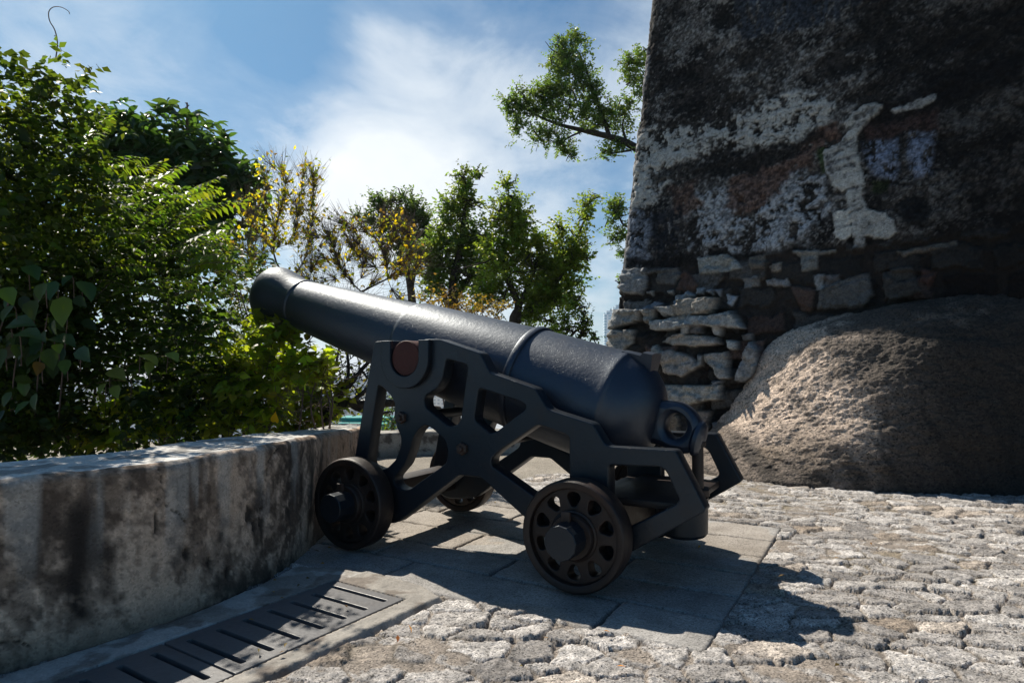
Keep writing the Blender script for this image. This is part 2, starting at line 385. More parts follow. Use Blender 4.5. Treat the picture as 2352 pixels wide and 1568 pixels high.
BOSS = [(1.215, 1.141), (1.147, 1.141)] + [(1.05 + .097 * math.cos(a), 1.043 + .097 * math.sin(a)) for a in np.linspace(0, -PI, 19)] + [(.953, 1.141), (.885, 1.141)] + \
       [(1.05 + .165 * math.cos(a), 1.043 + .165 * math.sin(a)) for a in np.linspace(PI, 2 * PI, 25)][0:]
bs = plate_mesh('trunnion_seat', [BOSS], .03, .005)
bs.transform(Matrix(((1, 0, 0, -CU), (0, 0, 1, 0), (0, 1, 0, 0), (0, 0, 0, 1)))); bs.flip_normals()
def hexnut(y, sgn, u, z):
    b = MB(); b.lathe([(0, .034), (.018, .034), (.024, .029)], (u - CU, y, z), (0, sgn, 0), 6, rot=.35)
    b.lathe([(.02, .016), (.036, .0155), (.04, .012)], (u - CU, y, z), (0, sgn, 0), 14)
    return b
for sg in (1, -1):
    c = link('cheek', ch.copy() if sg < 0 else ch, M['carriage'], cannon, .6); c.location = (0, sg * .3925, 0)
    s_ = link('trunnion_seat', bs if sg > 0 else bs.copy(), M['carriage'], c, .6); s_.location = (0, sg * .0585, 0)
    for (u, z) in ((1.085, .719), (.681, .576)):
        o = hexnut(sg * .0425, sg, u, z).build('hex_bolt', M['nut'], c, .5)
# tie rods, transom, axle beds, tail block, elevating screw
for (u, z) in ((1.085, .719), (.681, .576)):
    b = MB(); b.lathe([(-.36, .03), (.36, .03)], (u - CU, 0, z), (0, 1, 0), 20, (False, False)); b.build('tie_rod', M['carriage'], cannon, .6)
b = MB(); b.box((1.347 - CU, 0, .255), (.14, .93, .15)); b.build('axle_bed', M['wheel'], cannon, .5, .012)
b = MB(); b.box((0 - CU, 0, .27), (.17, .93, .20)); b.build('axle_bed', M['wheel'], cannon, .5, .012)
b = MB(); b.box((-.23 - CU, 0, .375), (.42, .69, .035)); b.build('bed_plate', M['wheel'], cannon, .5, .008)
b = MB(); b.lathe([(.165, .0), (.165, .085), (.172, .105), (.188, .118), (.36, .122)], (-.335 - CU, 0, 0), (0, 0, 1), 40, (False, False)); b.build('screw_socket', M['carriage'], cannon, .6)
b = MB(); b.lathe([(0, .055), (.03, .055), (.035, .028), (.235, .028), (.24, .04), (.262, .04)], (-.41 - CU, 0, .37), (0, 0, 1), 20); b.build('elevating_screw', M['wheel'], cannon, .6)
# wheels
WR = .248
def wheel(u, sg):
    """outer face towards sg (local y)"""
    c = Vector((u - CU, sg * .59, WR)); ax = (0, -sg, 0)
    b = MB()      # rim and tread; t = 0 outer face
    b.lathe([(.004, .244), (.0, .240), (.0, .217), (.004, .211), (.030, .206), (.075, .206), (.108, .212), (.112, .218), (.115, .240), (.111, .246), (.10, .248), (.012, .248), (.004, .244)], c, ax, 72, (False, False))
    r = b.build('wheel', M['wheel'], cannon, .6)
    holes = []
    for k in range(10):
        a0 = 2 * PI * (k + .5) / 10
        q = []
        for (rr, da) in ((.133, -.10), (.172, -.19), (.188, -.14), (.194, 0), (.188, .14), (.172, .19), (.133, .10), (.126, 0)):
            q.append((rr * math.cos(a0 + da), rr * math.sin(a0 + da)))
        holes.append(roundpoly(q, .012, 3))
    w = plate_mesh('spoke_disc', [[(.211 * math.cos(a), .211 * math.sin(a)) for a in np.linspace(0, 2 * PI, 65)[:-1]]] + holes, .075, .006)
    w.transform(Matrix(((1, 0, 0, c.x), (0, 0, 1, c.y - sg * .065), (0, 1, 0, c.z), (0, 0, 0, 1)))); w.flip_normals()
    link('spoke_disc', w, M['wheel'], r, .6)
    b = MB(); b.lathe([(.10, .10), (.035, .118), (.022, .112), (.018, .104), (-.004, .101), (-.010, .096), (-.010, .0)], c, ax, 40, (True, False)); b.build('hub', M['wheel'], r, .6)
    b = MB(); b.lathe([(.0, .078), (-.112, .076), (-.116, .073), (-.116, .0)], c, ax, 12, (True, False), rot=.2); b.build('axle_end', M['carriage'], r, .4)
    b = MB(); b.box(c + Vector((.010 * 1, sg * .030, .092)), (.042, .018, .05)); b.build('linchpin', M['nut'], r, .5, .004)
    return r
for u in (0, 1.347):
    for sg in (1, -1): wheel(u, sg)
# ------------------------------------------------------------------ paving
DIR_U = np.array([dv.x, dv.y]); DIR_N = np.array([nv.x, nv.y])
def to_un(X, Y): return (X - XR) * DIR_U[0] + (Y - YR) * DIR_U[1], (X - XR) * DIR_N[0] + (Y - YR) * DIR_N[1]
def from_un(u, n): return XR + u * DIR_U[0] + n * DIR_N[0], YR + u * DIR_U[1] + n * DIR_N[1]
KERB = [(-1.30, 2.62), (-1.165, 2.953), (-1.09, 3.25), (-.88, 3.215), (-.62, 3.12), (-.40, 2.96), (-.305, 2.82), (-1.30, 1.32), (-1.75, .65), (-2.25, .95), (-1.62, 2.15)]
GL = np.array([-.545, -.838]); GL /= np.linalg.norm(GL); GW = np.array([-GL[1], GL[0]])   # along the drain (towards camera), across it
GW = np.array([.838, -.545]); G0 = np.array([-.825, 3.02])                               # far left corner of the grates
GWID = .435; GLEN = .80
PLAT = (-.645, 1.62, -.272, 1.75)      # slab platform in cannon coordinates u0,u1,n0,n1

def cobbles(X, Y):
    """height and colour of the cobble paving at ground points"""
    wx = X + .040 * (fbm(X * 9, Y * 9, 3, 4) - .5) + .02 * (fbm(X * 30, Y * 30, 5, 2) - .5); wy = Y + .040 * (fbm(X * 9, Y * 9, 4, 4) - .5) + .02 * (fbm(X * 30, Y * 30, 6, 2) - .5)
    a = -.12; c_, s_ = math.cos(a), math.sin(a); px = (wx * c_ + wy * s_) / .165; py = (-wx * s_ + wy * c_) / .125
    row = np.floor(py); best1 = np.full(X.shape, 9.); best2 = np.full(X.shape, 9.); sid = np.zeros(X.shape, np.int64); ox = np.zeros(X.shape); oy = np.zeros(X.shape)
    for dy in (-2, -1, 0, 1, 2):
        r = row + dy
        for dx in (-2, -1, 0, 1, 2):
            sh = .5 * (r % 2) + .5 * _h(r, r * 0, 91)
            cx = np.floor(px - sh) + dx
            jx = cx + sh + .5 + .80 * (_h(cx, r, 11) - .5); jy = r + .5 + .75 * (_h(cx, r, 12) - .5)
            w = .40 * (_h(cx, r, 17) - .5)
            d = np.hypot(px - jx, py - jy) + w
            n1 = d < best1
            best2 = np.where(n1, best1, np.minimum(best2, d))
            sid = np.where(n1, (cx * 7919 + r * 104729).astype(np.int64), sid); ox = np.where(n1, px - jx, ox); oy = np.where(n1, py - jy, oy)
            best1 = np.where(n1, d, best1)
    e = best2 - best1
    z0 = np.zeros_like(X, dtype=np.int64)
    r1 = _h(sid, z0, 21); r2 = _h(sid, z0, 22); r3 = _h(sid, z0, 23); r4 = _h(sid, z0, 24)
    rag = fbm(X * 30, Y * 30, 31, 4, .6) - .5
    body = sstep(.03, .12, e + .12 * rag)
    tilt = ox * (r2 - .5) * .032 - oy * (r3 * .9 - .1) * .022
    rough = (fbm(X * 16, Y * 16, 41, 5, .62) - .5) * .015 + (fbm(X * 60, Y * 60, 43, 4, .65) - .5) * .012
    top = .002 + .011 * r1 + tilt + rough
    mort = -.008 + (fbm(X * 20, Y * 20, 51, 4) - .5) * .010 + sstep(.50, .72, fbm(X * 3.1, Y * 3.1, 55, 3)) * .014
    z = mort + np.maximum(top - mort, -.001) * body - .012
    isst = sstep(.25, .6, body) * sstep(-.002, .003, top - mort)
    base = np.stack([.375 + .13 * (r4 - .5) * 2, .352 + .125 * (r4 - .5) * 2, .335 + .12 * (r4 - .5) * 2], -1)
    warm = (r2 > .90)[..., None] * np.array([.01, -.02, -.05])
    base = base + warm
    tone = fbm(X * 24, Y * 24, 61, 5, .65)
    base = base * (.30 + 1.35 * tone)[..., None]
    mcol = np.array([.275, .235, .20]) * (.7 + .6 * fbm(X * 12, Y * 12, 65, 4))[..., None]
    dirt = sstep(.56, .72, fbm(X * 1.5, Y * 1.5, 67, 4))
    mcol = mix3(mcol, dirt * .5, (.20, .16, .09))
    joint = (1 - sstep(.0, .065, e)) * sstep(.30, .55, fbm(X * 6, Y * 6, 71, 3))
    col = base * isst[..., None] + mcol * (1 - isst[..., None])
    col = mix3(col, joint * .75, (.07, .06, .045))
    return z, col

def edge_y(X): return 5.95 + .12 * np.sin(X * 2.1) + .10 * X * .4
def build_paving():
    nc, nr = 900, 680
    s = np.linspace(-1.25, 1.35, nc); Yr = 1.25 * (8.6 / 1.25) ** np.linspace(0, 1, nr)
    Sg, Yg = np.meshgrid(s, Yr); Xg = Sg * Yg
    z, col = cobbles(Xg, Yg)
    # smooth concrete walk beyond the cobbles
    k = sstep(-.05, .05, Yg - edge_y(Xg) + .12 * (fbm(Xg * 6, Yg * 6, 81, 3) - .5))
    zc = (fbm(Xg * 5, Yg * 5, 83, 4) - .5) * .01 - .012
    cc = np.array([.30, .265, .22]) * (.75 + .5 * fbm(Xg * 3, Yg * 3, 85, 5))[..., None]
    z = z * (1 - k) + zc * k; col = col * (1 - k[..., None]) + cc * k[..., None]
    # concrete strip along the parapet left of the slabs
    u, n = to_un(Xg, Yg)
    k2 = sstep(-.03, .03, u - 1.60 + .08 * (fbm(Xg * 5, Yg * 5, 87, 3) - .5)) * (Yg > 3.1)
    z = z * (1 - k2) + zc * k2; col = col * (1 - k2[..., None]) + cc * k2[..., None] * .9
    inside = np.minimum(np.minimum(u - PLAT[0], PLAT[1] - u), np.minimum(n - PLAT[2], PLAT[3] - n))
    k3 = sstep(.002, .014, inside)
    z = z * (1 - k3) - .07 * k3
    kd = poly_sd(Xg, Yg, KERB); k4 = sstep(-.02, .008, kd)
    z = z * (1 - k4) - .09 * k4
    V = np.stack([Xg, Yg, z], -1).reshape(-1, 3)
    me = np_mesh('cobblestone_paving', V, [grid_faces(nr, nc)], col.reshape(-1, 3))
    o = link('cobblestone_paving', me, M['cobble'], None, 4); tag(o, kind='structure')
build_paving()

def slab_mesh():
    """granite slabs of the gun platform, one sheet of bevelled blocks with open joints"""
    rows = [-.272, .068, .36, .70, 1.04, 1.39, 1.75]
    cuts = [[-.645, -.21, .915, 1.62], [-.645, .47, 1.2, 1.62], [-.645, -.05, .88, 1.62], [-.645, .35, 1.16, 1.62], [-.645, .1, .95, 1.49, 1.62], [-.645, .6, 1.62]]
    V = []; F = []; Cc = []
    off = 0
    for i, cu in enumerate(cuts):
        for j in range(len(cu) - 1):
            u0, u1, n0, n1 = cu[j], cu[j + 1], rows[i], rows[i + 1]
            st = .012; nu = max(3, int((u1 - u0) / st)); nn = max(3, int((n1 - n0) / st))
            U, N = np.meshgrid(np.linspace(u0, u1, nu), np.linspace(n0, n1, nn))
            ed = np.minimum(np.minimum(U - u0, u1 - U), np.minimum(N - n0, n1 - N))
            X, Y = from_un(U, N)
            ed = ed + .012 * (fbm(X * 25, Y * 25, 7, 3) - .5)
            k = sstep(-.003, .014, ed)
            r = rng.random(3)
            z = -.045 + k * (.034 + .004 * r[0]) + (fbm(X * 40, Y * 40, 9, 4, .6) - .5) * .0045 + (fbm(X * 4, Y * 4, 10, 3) - .5) * .006
            tone = (.29 + .07 * (r[1] - .5)) * (.60 + .8 * fbm(X * 7, Y * 7, 12, 5, .6))
            col = np.stack([tone * .97, tone * .93, tone * .89], -1)
            col = mix3(col, 1 - k, (.05, .042, .033))
            cr = sstep(.535, .57, fbm(X * 1.6 + 3, Y * 1.6, 14, 5)); col = mix3(col, cr * .35, (.34, .27, .2))
            V.append(np.stack([X, Y, z], -1).reshape(-1, 3)); F.append(grid_faces(nn, nu) + off); Cc.append(col.reshape(-1, 3)); off += nu * nn
    me = np_mesh('stone_slab_platform', np.concatenate(V), [f[:, ::-1] for f in F], np.concatenate(Cc))
    tag(link('stone_slab_platform', me, M['slab'], None, 4), kind='structure')
slab_mesh()
# wide terrace floor under and around the paving
b = MB(); b.add([(-2.6, -9, -.14), (12, -9, -.14), (12, 8.6, -.14), (-2.6, 8.6, -.14)], [(0, 1, 2, 3)])
tag(b.build('terrace_ground', M['concrete']), kind='structure')
def floor_patch(name, x0, x1, y0, y1, z):
    b = MB(); b.add([(x0, y0, z), (x1, y0, z), (x1, y1, z), (x0, y1, z)], [(0, 1, 2, 3)]); tag(b.build(name, M['concrete']), kind='structure')
floor_patch('rear_pavement', -1.5, 8, -9, 1.3, -.03)

# ------------------------------------------------------------------ drain: concrete kerb, pit, two iron grates
def gp(l, w, z=0): q = G0 + GL * l + GW * w; return (q[0], q[1], z)
def kerb():
    x0, x1, y0, y1 = -2.4, -.2, .6, 3.3; st = .0085
    X, Y = np.meshgrid(np.arange(x0, x1, st), np.arange(y0, y1, st))
    d = poly_sd(X, Y, KERB) + .010 * (fbm(X * 16, Y * 16, 101, 4) - .5)
    l = (X - G0[0]) * GL[0] + (Y - G0[1]) * GL[1]; w = (X - G0[0]) * GW[0] + (Y - G0[1]) * GW[1]
    hole = np.minimum(np.minimum(l + .004, 2.6 - l), np.minimum(w + .004, GWID + .004 - w))
    z = -.02 + .024 * sstep(-.004, .014, d) + (fbm(X * 30, Y * 30, 103, 4, .6) - .5) * .007 * (1 - sstep(-.03, 0, hole))
    z = np.where(hole > 0, -.25, z)
    z = np.where(d < -.012, -.2, z)
    tone = .30 * (.7 + .6 * fbm(X * 9, Y * 9, 105, 5))
    col = np.stack([tone, tone * .93, tone * .84], -1)
    white = sstep(.47, .56, fbm(X * 5, Y * 5, 107, 5)) * (w < .02); col = mix3(col, white * .8, (.50, .49, .47))
    dark = sstep(.56, .66, fbm(X * 7, Y * 7, 109, 5)); col = mix3(col, dark * .6, (.12, .09, .07))
    V = np.stack([X, Y, z], -1).reshape(-1, 3)
    f = grid_faces(*X.shape); keep = (d.ravel()[f] > -.016).any(1) & ~((hole.ravel()[f] > .012).all(1))
    me = np_mesh('concrete_kerb', V, [f[keep]], col.reshape(-1, 3))
    tag(link('concrete_kerb', me, M['kerb'], None, 4), kind='structure')
kerb()
b = MB(); P = [gp(-.02, -.02, -.24), gp(2.6, -.02, -.24), gp(2.6, GWID + .02, -.24), gp(-.02, GWID + .02, -.24)]
b.add(P, [(3, 2, 1, 0)]); b.add(P + [(p[0], p[1], -.03) for p in P], [(0, 1, 5, 4), (1, 2, 6, 5), (2, 3, 7, 6), (3, 0, 4, 7)])
tag(b.build('drain_channel', M['pit']), kind='structure')
for gi in range(3):
    slots = []
    for k in range(7):
        l0 = .062 + k * .112; hw = .0115
        slots.append(roundpoly([(l0 - hw, .055), (l0 + hw, .055), (l0 + hw, .385), (l0 - hw, .385)], .008, 3))
    me = plate_mesh('drain_grate', [roundpoly([(.003, .003), (GLEN - .004, .003), (GLEN - .004, GWID - .003), (.003, GWID - .003)], .004, 2)] + slots, .03, .003)
    o = link('drain_grate', me, M['grate'], None, .6)
    q = G0 + GL * (GLEN * gi)
    Mx = Matrix(((GL[0], GW[0], 0, q[0]), (GL[1], GW[1], 0, q[1]), (0, 0, 1, -.010), (0, 0, 0, 1)))
    if Mx.determinant() < 0: pass
    me.transform(Matrix(((GL[0], GW[0], 0, 0), (GL[1], GW[1], 0, 0), (0, 0, 1, 0), (0, 0, 0, 1))))
    if GL[0] * GW[1] - GL[1] * GW[0] < 0: me.flip_normals()
    o.location = (q[0], q[1], -.010 - .002 * (gi == 1))
    tag(o, ['slotted iron drain grate half in sun, nearest the front wheel', 'slotted iron drain grate in shade below the stained parapet, at the bottom edge',
            'slotted iron drain grate nearest the camera, continuing the drain out of view'][gi], 'drain grate')

# ------------------------------------------------------------------ the stained parapet
def catmull(P, n):
    P = np.asarray(P, float); P = np.vstack([2 * P[0] - P[1], P, 2 * P[-1] - P[-2]]); out = []
    for i in range(1, len(P) - 2):
        t = np.linspace(0, 1, n, endpoint=False)[:, None]
        out.append(.5 * (2 * P[i] + (P[i + 1] - P[i - 1]) * t + (2 * P[i - 1] - 5 * P[i] + 4 * P[i + 1] - P[i + 2]) * t ** 2 + (3 * P[i] - P[i - 1] - 3 * P[i + 1] + P[i + 2]) * t ** 3))
    return np.vstack(out + [P[-2:-1]])
def resample(P, step):
    d = np.r_[0, np.cumsum(np.linalg.norm(np.diff(P, axis=0), axis=1))]; t = np.arange(0, d[-1], step)
    return np.stack([np.interp(t, d, P[:, k]) for k in range(P.shape[1])], 1), t
def wall_section(path, thick, height, step, corner=.035, shape=None, name='', colf=None, matn='plaster', zb=-.15, amp=.008, seed=0):
    """sweep an upright wall with rounded top edges along a plan path (inner face on the right hand side walking along the path)"""
    P, t = resample(path, step)
    T = np.gradient(P[:, :2], axis=0); T /= np.linalg.norm(T, axis=1)[:, None]; Nn = np.stack([-T[:, 1], T[:, 0]], 1)   # to the left = outwards
    hh = np.interp(np.linspace(0, 1, len(P)), np.linspace(0, 1, len(height)), height) if not callable(height) else height(P)
    th = thick(P) if callable(thick) else np.full(len(P), thick)
    # profile: list of (w fraction, z) as functions
    prof = []
    nz = max(6, int((hh.max() - zb) / step))
    for k in range(nz + 1): prof.append(('i', k / nz))
    for k in range(1, 7): prof.append(('c', k / 7))
    nw = max(6, int(th.mean() / step))
    for k in range(nw + 1): prof.append(('t', k / nw))
    for k in range(1, 5): prof.append(('d', k / 5))
    for k in range(0, 6): prof.append(('o', k / 5))
    rows = []; uv = []
    for (kd, f) in prof:
        if kd == 'i': w = 0 * hh; z = zb + (hh - corner - zb) * f; nx = -1 + 0 * hh; nzz = 0 * hh
        elif kd == 'c': a = f * PI / 2; w = corner * (1 - np.cos(a)) + 0 * hh; z = hh - corner + corner * np.sin(a); nx = -np.cos(a) + 0 * hh; nzz = np.sin(a) + 0 * hh
        elif kd == 't': w = corner + (th - 2 * corner) * f; z = hh + 0; nx = 0 * hh; nzz = 1 + 0 * hh
        elif kd == 'd': a = f * PI / 2; w = th - corner + corner * np.sin(a); z = hh - corner + corner * np.cos(a); nx = np.sin(a) + 0 * hh; nzz = np.cos(a) + 0 * hh
        else: w = th + 0; z = (hh - corner) + (-1.2 - (hh - corner)) * f; nx = 1 + 0 * hh; nzz = 0 * hh
        rows.append((w, z, nx, nzz, np.full(len(P), {'i': 0, 'c': 1, 't': 2, 'd': 3, 'o': 4}[kd])))
    Wd = np.array([r[0] for r in rows]); Z = np.array([r[1] for r in rows]); NX = np.array([r[2] for r in rows]); NZ = np.array([r[3] for r in rows]); K = np.array([r[4] for r in rows])
    Tt = np.broadcast_to(t, Wd.shape)
    vv = Z + Wd
    disp = (fbm(Tt * 4, vv * 4, 201 + seed, 4) - .5) * amp * 2.2 + (fbm(Tt * 22, vv * 22, 203 + seed, 4, .6) - .5) * amp
    col, extra = colf(Tt, vv, Z, Wd, K)
    disp = disp + extra
    X = P[None, :, 0] + Nn[None, :, 0] * (Wd + NX * disp); Y = P[None, :, 1] + Nn[None, :, 1] * (Wd + NX * disp); Z2 = Z + NZ * disp
    nr, nc = X.shape
    V = np.stack([X, Y, Z2], -1).reshape(-1, 3)
    f = grid_faces(nr, nc)[:, ::-1]
    i = np.arange(nr * nc).reshape(nr, nc)
    caps = []
    me = np_mesh(name, V, [f], col.reshape(-1, 3))
    bm = bmesh.new(); bm.from_mesh(me); bm.verts.ensure_lookup_table()
    for c in (0, nc - 1):
        try: bm.faces.new([bm.verts[k] for k in (i[:, c] if c == 0 else i[::-1, c])])
        except Exception: pass
    bmesh.ops.recalc_face_normals(bm, faces=bm.faces)
    bm.to_mesh(me); bm.free()
    return link(name, me, M[matn], None, 4), t, P

def parapet_col(T, V, Z, Wd, K):
    top = (K >= 2)
    f1 = fbm(T * 2.2, V * 1.5, 211, 6, .58); f2 = fbm(T * 9, V * 2.6, 213, 6, .6); f3 = fbm(T * 16, V * 13, 215, 5, .6); f4 = fbm(T * 5, V * 5, 217, 5)
    tone = .57 * (.55 + .72 * f4)
    col = np.stack([tone * 1.12, tone * .84, tone * .64], -1)
    streak = sstep(.475, .58, .30 * f2 + .25 * f1 + .28 * f3 + .17 * fbm(T * 45, V * 34, 243, 4, .65) + .04 * sstep(.1, .6, Z))
    col = mix3(col, streak * .68, (.10, .074, .057))
    grime = sstep(.485, .55, fbm(T * 30, V * 22, 241, 5, .68) * .6 + f1 * .4); col = mix3(col, grime * .55, (.11, .082, .064))
    blot = sstep(.525, .565, f1 * .42 + f3 * .38 + .2 * fbm(T * 50, V * 40, 245, 4, .65)); col = mix3(col, blot * .62, (.062, .044, .035))
    pale = sstep(.55, .68, fbm(T * 11, V * 1.1, 221, 5)) * sstep(.15, .5, Z); col = mix3(col, pale * .55, (.47, .45, .42))
    # a few dark run-off streaks and the damp line near the ground
    for (t0, w, z0, z1, a) in RUNS:
        c = t0 + .05 * (fbm(Z * 4, Z * 0 + t0, 223, 3) - .5) + 0 * T
        m = np.exp(-((T - c) / (w * (.5 + 1.1 * fbm(T * 20, Z * 5, 225, 3)))) ** 2) * sstep(z0, z0 + .08, Z) * (1 - sstep(z1 - .1, z1, Z)) * sstep(.3, .55, f3 + .12)
        col = mix3(col, np.clip(m * a * .8, 0, 1) * ~top, (.035, .028, .024))
    low = (1 - sstep(.0, .14, Z + .10 * (f2 - .5))) * ~top; col = mix3(col, low * .55, (.05, .04, .033))
    tt = fbm(T * 6, V * 6, 231, 6, .6); tcol = np.stack([.58 * (.7 + .6 * tt)] * 3, -1) * np.array([1, .97, .92])
    spots = sstep(.52, .62, fbm(T * 8, V * 8, 233, 6, .62)); tcol = mix3(tcol, spots * .65, (.13, .12, .11))
    col = np.where(top[..., None], tcol, col)
    ex = np.zeros_like(T)
    # cracks
    for pts in CRACKS:
        d = np.full(T.shape, 9.)
        for a, b_ in zip(pts[:-1], pts[1:]):
            ax_, ay = a; bx, by = b_; ex_, ey = bx - ax_, by - ay
            k = np.clip(((T - ax_) * ex_ + (Z - ay) * ey) / (ex_ ** 2 + ey ** 2), 0, 1)
            d = np.minimum(d, np.hypot(T - ax_ - k * ex_ + .012 * (fbm(T * 25, Z * 25, 235, 3) - .5), Z - ay - k * ey + .02 * (fbm(T * 25, Z * 25, 237, 3) - .5)))
        m = (1 - sstep(.002, .006, d)) * ~top; col = mix3(col, m * .9, (.015, .013, .012)); ex = ex - m * .010
    for (t0, z0, r) in CHIPS:
        d = np.hypot((T - t0), (Z - z0) * .5) - r * (.5 + fbm(T * 40, Z * 40, 239, 3)); m = (1 - sstep(-.004, .004, d)) * ~top
        col = mix3(col, m * .85, (.02, .018, .018)); ex = ex - m * .012
    return col, ex
PATH = np.array([(-3.6, .2), (-2.75, 1.12), (-2.10, 1.70), (-1.66, 2.15), (-1.37, 2.50), (-1.19, 2.95), (-1.125, 3.32), (-1.13, 3.80), (-1.13, 4.3), (-1.12, 4.8), (-1.14, 5.3)])
pp = catmull(PATH, 16)
_d = np.r_[0, np.cumsum(np.linalg.norm(np.diff(pp, axis=0), axis=1))]
def tpos(x, y): i = np.argmin((pp[:, 0] - x) ** 2 + (pp[:, 1] - y) ** 2); return _d[i]
t30 = tpos(-1.66, 2.15)
RUNS = [(t30 + .20, .05, .05, .56, 1.3), (t30 + .30, .03, .1, .4, 1.), (t30 - .12, .09, .2, .6, .9), (t30 + .98, .03, .1, .5, 1.), (t30 + 1.02, .015, .05, .42, 1.2), (t30 + .75, .03, .0, .35, .7),
        (t30 + 1.25, .04, .2, .6, 1.), (t30 + 1.42, .03, .2, .6, .9), (t30 + 1.62, .05, .1, .55, 1.), (t30 + 1.8, .04, .2, .55, 1.), (t30 - .5, .1, .1, .6, 1.)]
CRACKS = [[(t30 + .46, .60), (t30 + .48, .52), (t30 + .45, .48), (t30 + .54, .42), (t30 + .57, .38)], [(t30 + 1.15, .60), (t30 + 1.06, .55), (t30 + 1.04, .45), (t30 + 1.0, .30), (t30 + .99, .18)], [(t30 + .44, .50), (t30 + .45, .36)], [(t30 - .1, .1), (t30 + .02, .09), (t30 + .08, .04)]]
CHIPS = [(t30 + .93, .32, .022), (t30 + .96, .27, .014), (t30 + .58, .24, .014), (t30 + .70, .17, .012), (t30 + 1.24, .18, .012), (t30 + .80, .10, .012)]
def par_h(P):
    return np.interp(P[:, 1], [0, 3.3, 4.7, 5.2], [.63, .625, .545, .53])
def par_th(P):
    return np.interp(P[:, 1], [0, 3.0, 3.7, 4.6], [.52, .50, .42, .34])
par, tp, PP = wall_section(pp, par_th, par_h, .011, .035, name='parapet_wall', colf=parapet_col)
tag(par, 'low curved parapet with mould stained render beside the front wheel', 'parapet')

def farwall_col(T, V, Z, Wd, K):
    f1 = fbm(T * 5, V * 5, 251, 5); f2 = fbm(T * 12, V * 12, 253, 5, .6)
    tone = .34 * (.6 + .8 * f1); col = np.stack([tone, tone * .95, tone * .86], -1)
    col = mix3(col, sstep(.5, .62, f2) * .8, (.06, .05, .045))
    j = np.abs(((T + .05 * (f1 - .5)) / .42) % 1 - .5) * .42; m = (1 - sstep(.004, .016, j)) * (K < 2)
    col = mix3(col, m * .8, (.03, .026, .022))
    return col, -m * .012
fp = catmull([(-1.75, 6.6), (-1.5, 7.15), (-.9, 7.4), (0, 7.5), (.9, 7.75), (1.5, 8.2)], 12)
fw, _, _ = wall_section(fp, .28, [.255, .255], .016, .03, name='kerb_wall', colf=farwall_col, matn='plaster', seed=5)
tag(fw, 'knee-high wall of mottled stone blocks at the far edge of the terrace', 'wall')

# ------------------------------------------------------------------ the fortress wall
EU = np.array([.7915, -.6112]); NI = np.array([.6112, .7915]); C0 = np.array([1.055, 7.75]); BAT = .084
_o = np.array([C0[0], C0[1], 0.]); _ev = np.array([BAT * NI[0], BAT * NI[1], 1.]); _eu = np.array([EU[0], EU[1], 0.])
_n = np.cross(_eu, _ev)
def wuv(px, py):
    """photo position (2352 wide) -> coordinates on the face of the wall"""
    p = np.array(at(px, py, 10)); c = np.array([0, 0, 1.]); r = p - c
    k = ((_o - c) @ _n) / (r @ _n); q = c + r * k - _o
    v = q[2]; return ((q - v * _ev) @ _eu, v)
def WP(*pts): return [wuv(x, y) for x, y in pts]
def WR5(*pts): return [wuv((x * .287 + 1400) * .98, (y * .287 + 580) * .98) for x, y in pts]
def WR6(*pts): return [wuv((x * .4464 + 1350) * .98, (y * .4464 + 550) * .98) for x, y in pts]
